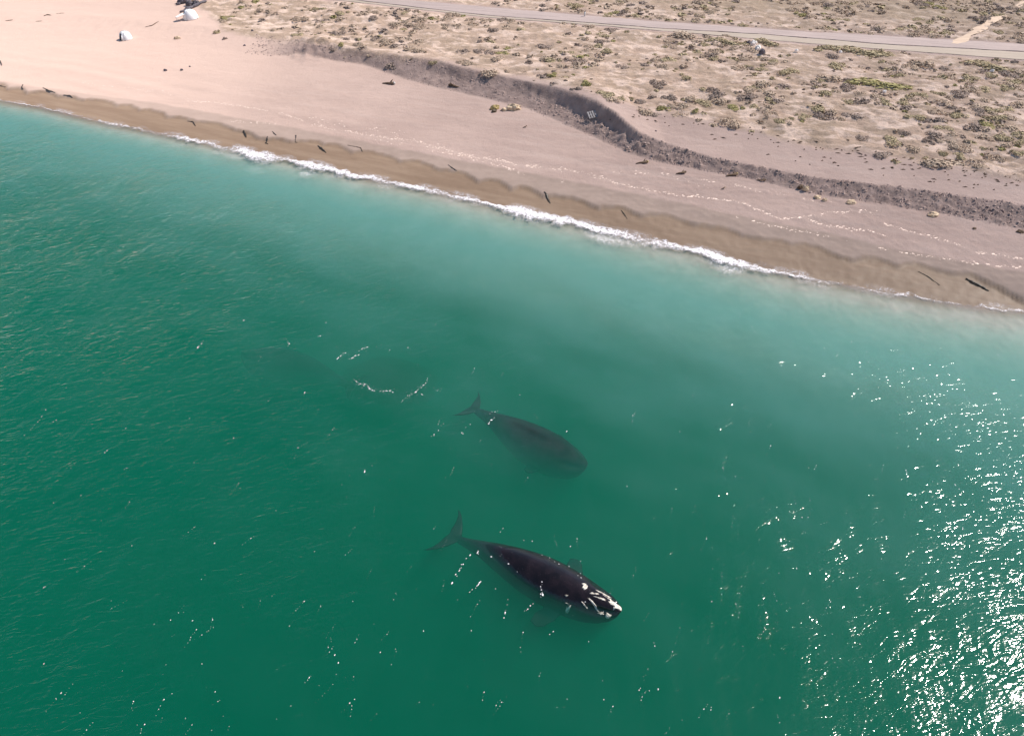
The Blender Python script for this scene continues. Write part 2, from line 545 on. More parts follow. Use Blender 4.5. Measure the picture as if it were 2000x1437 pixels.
def sea_material():
    t = NT("green_sea_water")
    p = t.pos()
    cl = t.attr("calm")
    off = t.attr("offshore")
    live = t.math('SUBTRACT', 1.0, t.math('MULTIPLY', cl, 0.92))
    deep = t.ramp(off, 0.0, 16.0, 0.45, 1.0)
    # ripples: long crests running towards the camera, finer cross ripples along the beach, wind gusts over both
    r1 = t.noise(1.0, 3, 0.55, t.mapping(p, (0.75, 2.1, 1.0), R(-18)), 0.4)
    r2 = t.noise(1.0, 3, 0.55, t.mapping(p, (1.5, 0.5, 1.0), R(-6)), 0.5)
    r3 = t.noise(4.2, 2, 0.5, p)
    r4 = t.noise(0.42, 3, 0.5, t.mapping(p, (0.8, 1.9, 1.0), R(-22)), 0.8)
    gust = t.ramp(t.noise(0.09, 3, 0.5, p), 0.3, 0.7, 0.55, 1.15)
    h = t.math('ADD', t.math('MULTIPLY', r1, 0.55), t.math('MULTIPLY', r2, 0.42))
    h = t.math('ADD', h, t.math('MULTIPLY', r3, 0.07))
    h = t.math('ADD', h, t.math('MULTIPLY', r4, 0.9))
    # short sharp wavelets running in over the bay
    rg = t.math('SUBTRACT', 1.0, t.math('MULTIPLY', t.math('ABSOLUTE', t.math('SUBTRACT', t.noise(1.0, 2, 0.5, t.mapping(p, (1.9, 0.42, 1.0), R(8)), 0.9), 0.5)), 4.0))
    rg2 = t.math('SUBTRACT', 1.0, t.math('MULTIPLY', t.math('ABSOLUTE', t.math('SUBTRACT', t.noise(1.0, 2, 0.5, t.mapping(p, (2.6, 0.75, 1.0), R(28)), 0.9), 0.5)), 4.0))
    # the breeze is stronger away from the headland: rougher towards -X
    px_ = t.n("SeparateXYZ")
    t.put(px_.inputs[0], p)
    gust = t.math('MULTIPLY', gust, t.ramp(px_.outputs[0], -55.0, 12.0, 2.6, 0.86))
    h = t.math('ADD', h, t.math('ADD', t.math('MULTIPLY', rg, 0.24), t.math('MULTIPLY', rg2, 0.34)))
    st = t.math('MULTIPLY', t.math('MULTIPLY', live, deep), gust)
    nrm = t.bump(h, st, 0.075)
    fr = t.n("Fresnel")
    # light passes the unrefracted surface by the same share both ways
    bf = t.n("NewGeometry").outputs["Backfacing"]
    t.put(fr.inputs["IOR"], t.math('ADD', 1.333, t.math('MULTIPLY', bf, 1 / 1.333 - 1.333)))
    t.put(fr.inputs["Normal"], nrm)
    tr = t.n("BsdfTransparent")
    gl = t.n("BsdfAnisotropic") if False else t.n("BsdfGlossy")
    gl.inputs["Roughness"].default_value = 0.075
    t.put(gl.inputs["Normal"], nrm)
    mx = t.n("MixShader")
    t.put(mx.inputs[0], fr.outputs[0])
    t.put(mx.inputs[1], tr.outputs[0])
    t.put(mx.inputs[2], gl.outputs[0])
    t.surface(mx)
    vol = t.n("VolumePrincipled")
    vol.inputs["Color"].default_value = (0.003, 0.322, 0.198, 1)
    vol.inputs["Absorption Color"].default_value = (0, 0, 0, 1)
    vol.inputs["Density"].default_value = 0.245
    vol.inputs["Anisotropy"].default_value = 0.0
    t.t.links.new(vol.outputs[0], t.out.inputs["Volume"])
    return t.m

sea_o = link("sea", wme, sea_material())

# pale silt stirred up along the edge: a wedge of cloudy water that thins out to sea
def silt():
    xs = np.arange(-150, 110, 2.0)
    ds = np.concatenate([[-2.0], np.linspace(0, 64, 65)])
    Xs, Ds = np.meshgrid(xs, ds)
    ysx = shore_y(Xs)
    wide = 8.0 + 11.0 * np.clip((Xs + 70) / 130.0, 0, 1) ** 1.6
    wob = 1 + 0.45 * fbm(Xs * 0.11 + 3, Ds * 0.16, 131, 3)
    th = 1.9 * np.exp(-np.maximum(Ds, 0) / (wide * wob)) * (Ds < 63.5)
    yy = ysx - Ds / 0.92
    up = np.stack([Xs.ravel(), yy.ravel(), np.full(Xs.size, -0.30)], axis=1)
    dn = up.copy()
    dn[:, 2] -= th.ravel() + 0.002
    nxs, nys = len(xs), len(ds)
    q_ = grid_quads(nxs, nys)
    n_ = len(up)
    ring_ = np.concatenate([np.arange(nxs), np.arange(1, nys) * nxs + nxs - 1, (nys - 1) * nxs + np.arange(nxs - 2, -1, -1), np.arange(nys - 2, 0, -1) * nxs])
    a_ = ring_
    b_ = np.roll(ring_, -1)
    side = np.stack([a_, b_, n_ + b_, n_ + a_], axis=1)
    me = quads_mesh("silt", np.concatenate([up, dn]), np.concatenate([q_, n_ + q_[:, ::-1], side]))
    bm_ = bmesh.new()
    bm_.from_mesh(me)
    bmesh.ops.recalc_face_normals(bm_, faces=bm_.faces)
    bm_.to_mesh(me)
    bm_.free()
    t = NT("cloudy_silt")
    vol = t.n("VolumePrincipled")
    vol.inputs["Color"].default_value = (0.44, 0.76, 0.77, 1)
    vol.inputs["Absorption Color"].default_value = (0, 0, 0, 1)
    vol.inputs["Density"].default_value = 0.42
    t.t.links.new(vol.outputs[0], t.out.inputs["Volume"])
    o = link("silt", me, t.m)
    tag(o, "pale silt clouding the shallow water along the beach", kind="stuff")
silt()
tag(sea_o, "turbid green sea water with small ripples and a calm oval slick", kind="structure")

# dark volume added under the slick to darken it where sky reflection is weak
def slick_darkener():
    bm_ = bmesh.new()
    bmesh.ops.create_icosphere(bm_, subdivisions=4, radius=1.0)
    co = np.array([v.co[:] for v in bm_.verts])
    w = 1 + 0.22 * fbm(co[:, 0] * 1.3 + co[:, 2], co[:, 1] * 1.3, 181, 3)
    for v, k in zip(bm_.verts, w):
        v.co = (v.co.x * 4.6 * k, v.co.y * 3.2 * k, v.co.z * 1.0)
    me = bpy.data.meshes.new("slick_darkener")
    bm_.to_mesh(me)
    bm_.free()
    t = NT("slick_darkening_volume")
    vol = t.n("VolumePrincipled")
    vol.inputs["Color"].default_value = (0.008, 0.10, 0.035, 1)
    vol.inputs["Absorption Color"].default_value = (0, 0, 0, 1)
    vol.inputs["Density"].default_value = 0.16
    t.t.links.new(vol.outputs[0], t.out.inputs["Volume"])
    o = link("slick_darkener", me, t.m)
    o.location = (SLICK[0] + 0.3, SLICK[1] + 0.3, -1.35)
    o.rotation_euler = (0, 0, R(-20))
    tag(o, "added dark volume beneath the smooth oval slick, darkening its look", kind="stuff")
slick_darkener()

# ------------------------------------------------------------------ road and its shoulder behind the scrub
def strip(name, lo, hi, z, mat, label, n_across=6):
    xs = np.concatenate([np.linspace(-1400, -130, 30), np.arange(-125, 135, 1.0), np.linspace(140, 1400, 30)])
    rows = []
    wob = 0.25 * vnoise(xs * 0.25, xs * 0 + len(name), 111)
    wob2 = 0.35 * vnoise(xs * 0.3, xs * 0 + 5.0 + len(name), 112)
    for k in range(n_across):
        f = k / (n_across - 1)
        y = (lo(xs) + wob) * (1 - f) + (hi(xs) + wob2) * f
        rows.append(np.stack([xs, y, np.full_like(xs, z) - 0.03 * (2 * f - 1) ** 2], axis=1))
    v = np.concatenate(rows)
    o = link(name, quads_mesh(name, v, grid_quads(len(xs), n_across)), mat)
    tag(o, label, kind="structure")
    return o

def road_mat(name, a, b, pale):
    t = NT(name)
    p = t.pos()
    s = t.noise(0.8, 5, 0.6, t.mapping(p, (5.0, 0.5, 1.0), R(-13)))
    n = t.noise(1.5, 5, 0.65, p)
    c = t.mix(t.ramp(s, 0.3, 0.7), a, b)
    c = t.mix(t.math('MULTIPLY', t.ramp(n, 0.55, 0.75), 0.5), c, pale)
    return t.surface(t.principled(c, 0.9, 0.2, t.bump(n, 0.3, 0.03)))

strip("road", road_lo, road_up, Z_ROAD + 0.06, road_mat("grey_road_gravel", (0.29, 0.235, 0.22), (0.36, 0.29, 0.27), (0.44, 0.35, 0.31)),
      "grey gravel road crossing the scrub plain behind the beach")
strip("road_shoulder", should_lo, lambda x: road_lo(x) - 0.35, Z_ROAD + 0.03, road_mat("pale_shoulder_sand", (0.31, 0.26, 0.215), (0.36, 0.30, 0.25), (0.40, 0.335, 0.28)),
      "pale smooth sand shoulder along the near side of the road")
# pale track climbing the far bank
def track():
    pts = [P(a, b, 6.0) for a, b in ((1872, 66), (1884, 60), (1896, 51), (1910, 46), (1922, 37), (1934, 31), (1948, 22), (1960, 14), (1975, 6), (2010, -14))]
    v, f = [], []
    for i, p in enumerate(pts):
        w = 0.85 + 0.4 * math.sin(i * 2.1)
        for s in (-1, -0.4, 0.4, 1):
            x, y = p[0] + s * w, p[1] - s * 0.3
            v.append((x, y, ground_z(x, y) + 0.10))
    for i in range(len(pts) - 1):
        for k in range(3):
            a = i * 4 + k
            f.append((a, a + 1, a + 5, a + 4))
    o = link("track", mesh_from("track", v, f), road_mat("pale_track_sand", (0.43, 0.325, 0.245), (0.52, 0.40, 0.31), (0.38, 0.28, 0.20)))
    tag(o, "pale sandy track climbing the far bank beyond the road", kind="structure")
track()

# ------------------------------------------------------------------ whales
def whale_skin():
    t = NT("black_wet_whale_skin")
    p = t.obj()
    n = t.noise(1.2, 5, 0.6, p)
    n2 = t.noise(9, 4, 0.6, p)
    c = t.mix(t.ramp(n, 0.3, 0.75), (0.005, 0.004, 0.005), (0.014, 0.009, 0.011))
    c = t.mix(t.math('MULTIPLY', t.ramp(n2, 0.62, 0.75), 0.35), c, (0.07, 0.055, 0.06))
    b = t.principled(c, 0.16, 0.35, t.bump(t.math('ADD', n2, t.noise(2.5, 3, 0.6, p)), 0.35, 0.05))
    return t.surface(b)

def callosity_mat():
    t = NT("rough_white_callosity")
    p = t.obj()
    n = t.noise(5, 5, 0.7, p)
    c = t.mix(t.ramp(n, 0.35, 0.62), (0.30, 0.26, 0.22), (0.74, 0.70, 0.62))
    return t.surface(t.principled(c, 0.85, 0.25, t.bump(n, 0.7, 0.05)))

M_SKIN, M_CALL = whale_skin(), callosity_mat()
# under water skin has no mirror gloss of its own
M_SKIN_UNDER = simple_mat("black_whale_skin_under_water", (0.004, 0.004, 0.005), (0.012, 0.010, 0.012), 1.2, 0.8, 0.02, 0.2, 0.02)

def whale_mesh(name, L, top, fat=1.0, voxel=0.075, bend=0.0):
    """One continuous body from tail flukes to snout along +X; TOP gives the height of the back along the body."""
    T = [0.0, 0.02, 0.06, 0.12, 0.20, 0.30, 0.40, 0.50, 0.60, 0.70, 0.78, 0.85, 0.91, 0.96, 0.99, 1.0]
    W = [0.010, 0.014, 0.017, 0.024, 0.040, 0.066, 0.090, 0.108, 0.116, 0.114, 0.105, 0.092, 0.074, 0.050, 0.026, 0.006]
    H = [0.008, 0.016, 0.028, 0.036, 0.048, 0.068, 0.086, 0.100, 0.106, 0.108, 0.104, 0.094, 0.078, 0.055, 0.028, 0.006]
    ns, na = 90, 40
    v, f = [], []
    for i in range(ns):
        t = i / (ns - 1)
        t = t ** 0.95 if t < 1 else 1.0
        w = np.interp(t, T, W) * L * fat
        h = np.interp(t, T, H) * L * (0.5 + 0.5 * fat)
        zt = np.interp(t, [a for a, b in top], [b for a, b in top])
        hd = float(sstep(0.76, 0.93, np.array(t)))
        by = bend * L * (t - 0.5) ** 2
        for k in range(na):
            a = 2 * math.pi * k / na
            sx, cz = math.sin(a), math.cos(a)
            ang = abs(math.atan2(sx, cz))
            rr = (1.0 + 0.05 * math.exp(-(ang / 0.30) ** 2)) - 0.24 * hd * math.exp(-((ang - 0.80) / 0.24) ** 2) + 0.05 * hd * math.exp(-((ang - 1.45) / 0.35) ** 2)
            # flat-sided section, the back a little ridged
            yy = w * rr * math.copysign(abs(sx) ** 0.92, sx)
            zz = h * rr * math.copysign(abs(cz) ** 0.95, cz)
            v.append((t * L, yy + by, zt - h + zz))
    for i in range(ns - 1):
        for k in range(na):
            a, b = i * na + k, i * na + (k + 1) % na
            f.append((a, b, b + na, a + na))
    f.append(tuple(range(na - 1, -1, -1)))
    f.append(tuple((ns - 1) * na + k for k in range(na)))
    z0 = top[0][1]
    def blade(outline_le, outline_te, thick, place):
        """A lens-shaped fin: leading and trailing edge points from root to tip."""
        base = len(v)
        n = len(outline_le)
        m_ = 6
        for i in range(n):
            le, te = np.array(outline_le[i], float), np.array(outline_te[i], float)
            th = thick * (1 - 0.85 * i / (n - 1))
            for k in range(m_ * 2):
                if k < m_:
                    s = k / m_
                    sg = 1
                else:
                    s = 1 - (k - m_) / m_
                    sg = -1
                p2 = le * (1 - s) + te * s
                prof = th * math.sqrt(max(s * (1 - s), 0)) * 2 * sg
                v.append(place(p2[0], p2[1], prof))
        for i in range(n - 1):
            for k in range(2 * m_):
                a, b = base + i * 2 * m_ + k, base + i * 2 * m_ + (k + 1) % (2 * m_)
                f.append((a, b, b + 2 * m_, a + 2 * m_))
        f.append(tuple(base + k for k in range(2 * m_ - 1, -1, -1)))
        f.append(tuple(base + (n - 1) * 2 * m_ + k for k in range(2 * m_)))
    by0 = bend * L * 0.25
    for s in (-1, 1):
        le = [(0.075, -0.004), (0.060, 0.03), (0.035, 0.075), (0.0, 0.118), (-0.035, 0.150), (-0.068, 0.168)]
        te = [(-0.010, -0.004), (-0.020, 0.03), (-0.026, 0.075), (-0.036, 0.118), (-0.055, 0.150), (-0.078, 0.168)]
        blade(le, te, 0.012 * L, lambda a, b, c, s=s: (a * L, s * b * L + by0, z0 - 0.010 * L + c + 0.10 * (b / 0.17) ** 2))
        le = [(0.735, 0.06), (0.745, 0.10), (0.735, 0.15), (0.715, 0.20), (0.690, 0.232), (0.668, 0.246)]
        te = [(0.675, 0.06), (0.655, 0.10), (0.628, 0.15), (0.612, 0.20), (0.618, 0.232), (0.645, 0.246)]
        zf0 = float(np.interp(0.7, [a for a, b in top], [b for a, b in top])) - 0.13 * L
        blade(le, te, 0.014 * L, lambda a, b, c, s=s: (a * L, s * b * L * 0.92, zf0 - (b - 0.06) * L * 0.10 + c))
    me = mesh_from(name, v, f)
    bm = bmesh.new()
    bm.from_mesh(me)
    bmesh.ops.recalc_face_normals(bm, faces=bm.faces)
    bm.to_mesh(me)
    bm.free()
    tmp = bpy.data.objects.new("whale_body_source", me)
    col.objects.link(tmp)
    rm = tmp.modifiers.new("remesh", 'REMESH')
    rm.mode = 'VOXEL'
    rm.voxel_size = voxel
    sm = tmp.modifiers.new("smooth", 'SMOOTH')
    sm.factor = 0.5
    sm.iterations = 4
    dg = bpy.context.evaluated_depsgraph_get()
    out = bpy.data.meshes.new_from_object(tmp.evaluated_get(dg))
    out.name = name
    out.polygons.foreach_set("use_smooth", np.ones(len(out.polygons), dtype=bool))
    bpy.data.objects.remove(tmp)
    return out

def surface_patch(bvh, cx, cy_, rx, ry, rot, seed, lift=0.028, n=22):
    """A raised rough patch lying on the back of the whale, ragged in outline."""
    rnd = np.random.RandomState(seed)
    ph = rnd.rand(5) * 6.28
    v, f = [], []
    rings = 6
    c, s = math.cos(rot), math.sin(rot)
    for r in range(rings + 1):
        q_ = r / rings
        for k in range(n if r else 1):
            a = 2 * math.pi * k / n
            edge = 1 + 0.22 * rnd.randn() * (q_ > 0.4) + 0.16 * math.sin(2 * a + ph[0]) + 0.13 * math.sin(3 * a + ph[1]) + 0.12 * math.sin(5 * a + ph[2]) + 0.08 * math.sin(8 * a + ph[3])
            lx, ly = rx * q_ * edge * math.cos(a), ry * q_ * edge * math.sin(a)
            x, y = cx + lx * c - ly * s, cy_ + lx * s + ly * c
            hit = bvh.ray_cast(Vector((x, y, 5)), Vector((0, 0, -1)))
            if hit[0] is None:
                hit = bvh.find_nearest(Vector((x, y, 0)))
            p, nr = hit[0], hit[1]
            up = lift * (1 - q_ ** 3) * (0.3 + 1.6 * rnd.rand()) - 0.02 * (q_ > 0.99)
            v.append(tuple(p + nr * up))
    for k in range(n):
        f.append((0, 1 + k, 1 + (k + 1) % n))
    for r in range(1, rings):
        for k in range(n):
            a, b = 1 + (r - 1) * n + k, 1 + (r - 1) * n + (k + 1) % n
            f.append((a, a + n, b + n, b))
    return mesh_from("callosity", v, f)

def place_whale(name, tail_px, head_px, depth_tail, depth_head, top, label, fat=1.0, L=None, patches=(), bend=0.0, zoff=0.0):
    a, b = P(*tail_px, depth_tail), P(*head_px, depth_head)
    if L is None:
        L = float(np.linalg.norm((b - a)[:2]))
    me = whale_mesh(name, L, top, fat, 0.075, bend)
    me.materials.append(M_SKIN if patches else M_SKIN_UNDER)
    root = link(name, me)
    root.location = (float(a[0]), float(a[1]), zoff)
    root.rotation_euler = (0, 0, math.atan2(b[1] - a[1], b[0] - a[0]))
    tag(root, label, "whale", "right whales in the green bay")
    bm_ = bmesh.new()
    bm_.from_mesh(me)
    bvh = BVHTree.FromBMesh(bm_)
    for i, (fx, fy, rx, ry, rot) in enumerate(patches):
        rx, ry = rx * 0.88, ry * 0.76
        pm = surface_patch(bvh, fx * L, fy * L, rx, ry, R(rot), 11 + i * 3)
        link("callosity", pm, M_CALL, root)
    bm_.free()
    return root, L

PATCHES = [
    (0.972, 0.002, 0.52, 0.34, 0),        # bonnet
    (0.930, 0.012, 0.52, 0.085, -6),      # rostral strips
    (0.890, 0.024, 0.60, 0.095, 2),
    (0.893, -0.008, 0.44, 0.08, 14),
    (0.864, 0.004, 0.20, 0.08, 30),
    (0.845, -0.006, 0.16, 0.10, 30),
    (0.800, 0.006, 0.30, 0.20, 70),       # behind the blowholes
    (0.790, 0.020, 0.18, 0.09, 20),
    (0.880, -0.044, 0.62, 0.07, -14),     # lip edge
    (0.920, -0.052, 0.20, 0.14, 40),
    (0.835, -0.062, 0.30, 0.055, -10),
    (0.955, -0.046, 0.24, 0.16, 10),      # chin
    (0.765, -0.108, 0.26, 0.17, 40),      # pale mark low on the flank
    (0.740, -0.070, 0.12, 0.08, 40),
]
TOP1 = [(0, -1.2), (0.06, -1.08), (0.12, -0.86), (0.20, -0.48), (0.28, -0.18), (0.36, 0.05), (0.44, 0.24), (0.55, 0.42), (0.66, 0.46), (0.76, 0.40), (0.85, 0.32), (0.93, 0.27), (1.0, 0.05)]
whale1, L1 = place_whale("whale", (880, 1044), (1214, 1190), -1.4, 0.1, TOP1,
                         "black whale with white crusted head breaking the surface, lowest and nearest of the whales", fat=1.02, patches=PATCHES)
TOP2 = [(0, -0.95), (0.06, -0.90), (0.12, -0.78), (0.25, -0.56), (0.4, -0.44), (0.55, -0.42), (0.7, -0.44), (0.85, -0.58), (1.0, -1.0)]
whale2, L2 = place_whale("whale", (921, 800), (1146, 907), -1.4, -1.0, TOP2,
                         "dark bulky whale wholly under the surface, between the oval slick and the surfaced whale", fat=1.4)
TOP3 = [(0, -3.9), (0.12, -3.4), (0.25, -2.9), (0.4, -2.5), (0.6, -2.4), (0.8, -2.7), (1.0, -3.4)]
whale3, L3 = place_whale("whale", (690, 738), (470, 678), -3.0, -3.0, TOP3,
                         "faint dark whale deep in the water beside the smooth oval slick", fat=1.3)

# ------------------------------------------------------------------ surf, foam lines, and white flecks modelled for foam and sun glints
def foam_glint_mat(name, c=(0.80, 0.78, 0.80)):
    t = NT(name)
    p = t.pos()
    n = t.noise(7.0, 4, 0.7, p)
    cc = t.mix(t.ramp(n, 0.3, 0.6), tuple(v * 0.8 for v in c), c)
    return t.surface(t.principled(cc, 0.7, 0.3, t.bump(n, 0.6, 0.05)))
M_FOAM_GLINT = foam_glint_mat("sea_foam_and_glint")  # also the white of the modelled sun glints

SURF_W = [(0, 0.22, 0.62), (60, 0.22, 0.6), (130, 0.3, 0.55), (250, 0.8, 0.5), (330, 0.9, 0.5), (400, 0.9, 0.6), (440, 1.3, 0.95), (480, 1.9, 1.15), (530, 1.7, 1.0), (560, 0.9, 0.7), (600, 1.9, 1.2), (640, 1.3, 0.95), (700, 0.9, 0.8), (760, 0.9, 0.95), (860, 1.0, 0.95),
          (940, 0.7, 0.7), (975, 1.5, 1.15), (1040, 1.7, 1.2), (1090, 1.5, 1.1), (1150, 1.1, 0.9), (1220, 1.4, 1.0), (1290, 1.6, 1.15), (1350, 0.7, 0.7), (1400, 1.5, 1.1), (1450, 1.4, 0.95), (1520, 0.9, 0.85), (1600, 0.6, 0.6), (1680, 0.5, 0.45), (1800, 0.4, 0.4), (1950, 0.3, 0.6), (2000, 0.3, 0.65)]
def surf():
    wx_ = np.array([P(a, float(np.interp(a, [0, 330, 520, 960, 1430, 1800, 2000], [196, 263, 303, 398, 508, 583, 608])))[0] for a, b, c in SURF_W])
    xs = np.arange(-90, 58, 0.11)
    ns_ = np.arange(-6.5, 3.0, 0.11)
    Xs, N = np.meshgrid(xs, ns_)
    Ys = shore_y(Xs) + N / 0.92
    hw = np.interp(Xs, wx_, [b for a, b, c in SURF_W])
    st = np.interp(Xs, wx_, [c for a, b, c in SURF_W])
    n0 = -0.25 * hw + 0.5 * vnoise(Xs * 0.35, Xs * 0 + 1.0, 141) + 0.3 * vnoise(Xs * 1.1, Xs * 0 + 2.0, 142)
    hw = hw * (0.66 + 0.42 * np.clip(vnoise(Xs * 0.22, Xs * 0 + 6.0, 151), -1, 1))
    st = st * (0.76 + 0.6 * vnoise(Xs * 0.16, Xs * 0 + 9.0, 152))
    u = (N - n0) / hw
    env = np.where(u > 0, np.exp(-(u / 0.8) ** 4), np.exp(-(u / 1.15) ** 2)) * st
    lace = np.abs(fbm(Xs * 0.55, Ys * 0.75, 143, 3, 0.6))
    cover = np.clip(env * 1.05 - 0.55 * lace, 0, 1)
    trail_ = np.exp(-((u + 1.9) / 1.5) ** 2) * st * 0.42 * sstep(-0.1, 0.45, fbm(Xs * 0.12, Ys * 0.3, 147, 2))
    swash = np.exp(-((N - 0.3 * hw - 0.25) / 0.45) ** 2) * 0.30 * sstep(0.1, 0.5, st) * sstep(-0.3, 0.3, vnoise(Xs * 0.25, Xs * 0 + 4.0, 150))
    cover = np.maximum(np.maximum(cover, trail_), swash)
    gz, _ = ground(Xs.ravel(), Ys.ravel())
    sz = sea_z(Xs.ravel(), Ys.ravel())
    base = np.maximum(gz, sz)
    cr = cover.ravel()
    lump = fbm(Xs.ravel() * 1.6, Ys.ravel() * 1.6, 149, 3)
    z = base + 0.015 + np.clip(cr, 0, 1) * (0.05 + 0.12 * lump)
    q_ = grid_quads(len(xs), len(ns_))
    keep = (cr[q_] > 0.03).any(axis=1)
    q_ = q_[keep]
    used, inv = np.unique(q_, return_inverse=True)
    v = np.stack([Xs.ravel(), Ys.ravel(), np.maximum(z, base + 0.012)], axis=1)[used]
    me = quads_mesh("surf", v, inv.reshape(-1, 4))
    attr(me, "cover", cr[used])
    t = NT("broken_surf_foam")
    p = t.pos()
    cv = t.attr("cover")
    na = t.noise(1.5, 6, 0.68, p, 0.6)
    nb = t.noise(5.5, 4, 0.65, p, 0.4)
    ridge = t.math('ABSOLUTE', t.math('SUBTRACT', na, 0.5))
    ridge2 = t.math('ABSOLUTE', t.math('SUBTRACT', nb, 0.5))
    k = t.math('SUBTRACT', t.math('MULTIPLY', cv, 1.25), t.math('ADD', t.math('MULTIPLY', ridge, 8.0), t.math('MULTIPLY', ridge2, 6.0)))
    al = t.math('ADD', t.ramp(k, -0.32, 0.5, 0.0, 0.85), t.math('MULTIPLY', t.ramp(cv, 0.0, 0.6), 0.24), clamp=True)
    al = t.math('MULTIPLY', al, t.ramp(cv, 0.02, 0.14))
    pb = t.principled(t.mix(t.ramp(nb, 0.35, 0.6), (0.60, 0.56, 0.60), (0.80, 0.78, 0.80)), 0.75, 0.25, t.bump(t.math('ADD', na, nb), 0.6, 0.08))
    t.put(pb.inputs["Alpha"], al)
    o = link("surf", me, t.surface(pb))
    tag(o, "white broken surf washing along the edge of the brown sand", kind="stuff")
surf()

def flecks(name, pts, label, mat, seed=1, flat=0.35):
    """Small low white heaps for foam and sun glints, joined: far too many and too small to count."""
    rnd = np.random.RandomState(seed)
    V, T, b = [], [], 0
    for x, y, z, r, el, an in pts:
        n = 7
        ca, sa = math.cos(an), math.sin(an)
        V.append((x, y, z + r * flat))
        for k in range(n):
            a = 2 * math.pi * k / n
            rr = r * (0.7 + 0.6 * rnd.rand())
            lx, ly = rr * el * math.cos(a), rr * math.sin(a)
            V.append((x + lx * ca - ly * sa, y + lx * sa + ly * ca, z - 0.02))
        for k in range(n):
            T.append((b, b + 1 + k, b + 1 + (k + 1) % n))
        b += n + 1
    o = link(name, tris_mesh(name, np.array(V), np.array(T), True), mat)
    tag(o, label, kind="stuff")
    return o

def along(poly, step, jit, rnd, gaps=0.0, rmin=0.04, rmax=0.11):
    out = []
    p = PX(poly)
    for a, b in zip(p[:-1], p[1:]):
        L = np.linalg.norm(b - a)
        n = max(1, int(L / step))
        an = math.atan2(b[1] - a[1], b[0] - a[0])
        for i in range(n):
            if rnd.rand() < gaps:
                continue
            q_ = a + (b - a) * (i + rnd.rand()) / n + rnd.randn(3) * jit
            out.append((q_[0], q_[1], rmin + (rmax - rmin) * rnd.rand() ** 2, 1.0 + 1.6 * rnd.rand(), an + rnd.randn() * 0.3))
    return out

_rf = np.random.RandomState(17)
ring_pts = []
for poly, gap in (([(690, 740), (700, 748), (716, 752), (722, 760), (733, 764)], 0.05), ([(743, 763), (755, 763), (762, 761), (768, 767)], 0.1), ([(796, 773), (806, 768), (814, 763), (820, 758), (828, 752)], 0.05),
                  ([(828, 752), (834, 744), (833, 735)], 0.5), ([(822, 769), (827, 771)], 0.1), ([(662, 700), (668, 690), (674, 688)], 0.4), ([(680, 702), (692, 697), (700, 692)], 0.35), ([(702, 684), (710, 679), (718, 677)], 0.05),
                  ([(848, 764), (856, 760)], 0.4), ([(733, 675), (790, 692), (812, 712), (822, 728)], 0.88)):
    ring_pts += along(poly, 0.09, 0.05, _rf, gap, 0.012, 0.05)
def lift(pts):
    a = np.array([(p[0], p[1]) for p in pts])
    z = sea_z(a[:, 0], a[:, 1])
    return [(p[0], p[1], zz, p[2], p[3], p[4]) for p, zz in zip(pts, z)]
flecks("foam_ring", lift(ring_pts + [(p[0] + 0.25 * _rf.randn(), p[1] + 0.25 * _rf.randn(), 0.015, 1.5, p[4]) for p in ring_pts]), "broken thin ring of white foam round the smooth oval slick", M_FOAM_GLINT, 2)

sea_pts = []  # white flecks: some foam, some standing in for sun glints on crests
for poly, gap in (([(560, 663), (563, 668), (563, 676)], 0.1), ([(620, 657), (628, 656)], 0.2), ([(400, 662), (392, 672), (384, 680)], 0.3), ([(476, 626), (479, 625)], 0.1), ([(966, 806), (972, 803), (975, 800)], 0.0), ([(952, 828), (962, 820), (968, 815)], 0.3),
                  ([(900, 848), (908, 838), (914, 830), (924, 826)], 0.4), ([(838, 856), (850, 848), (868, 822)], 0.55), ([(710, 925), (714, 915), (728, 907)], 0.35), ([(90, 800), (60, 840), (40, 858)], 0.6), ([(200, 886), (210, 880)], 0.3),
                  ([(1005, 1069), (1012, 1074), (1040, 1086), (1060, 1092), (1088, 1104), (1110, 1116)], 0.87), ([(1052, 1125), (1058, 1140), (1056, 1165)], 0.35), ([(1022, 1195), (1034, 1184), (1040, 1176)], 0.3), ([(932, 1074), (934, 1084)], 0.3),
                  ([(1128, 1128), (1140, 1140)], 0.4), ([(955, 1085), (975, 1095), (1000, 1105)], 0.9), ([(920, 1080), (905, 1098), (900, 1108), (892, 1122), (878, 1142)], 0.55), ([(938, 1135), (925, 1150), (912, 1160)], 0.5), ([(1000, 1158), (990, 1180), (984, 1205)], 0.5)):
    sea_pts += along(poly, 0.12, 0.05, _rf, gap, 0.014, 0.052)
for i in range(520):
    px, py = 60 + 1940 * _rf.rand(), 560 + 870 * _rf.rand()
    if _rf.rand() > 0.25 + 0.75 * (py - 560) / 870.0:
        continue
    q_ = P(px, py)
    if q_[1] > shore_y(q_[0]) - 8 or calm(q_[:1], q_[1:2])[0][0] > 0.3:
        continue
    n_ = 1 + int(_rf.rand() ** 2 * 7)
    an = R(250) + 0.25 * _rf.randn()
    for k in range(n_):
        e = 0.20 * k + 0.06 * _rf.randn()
        sea_pts.append((q_[0] + e * math.cos(an) + 0.03 * _rf.randn(), q_[1] + e * math.sin(an), (0.008 + 0.026 * _rf.rand() ** 3) * (1 - 0.5 * k / n_), 1 + 1.5 * _rf.rand(), an))
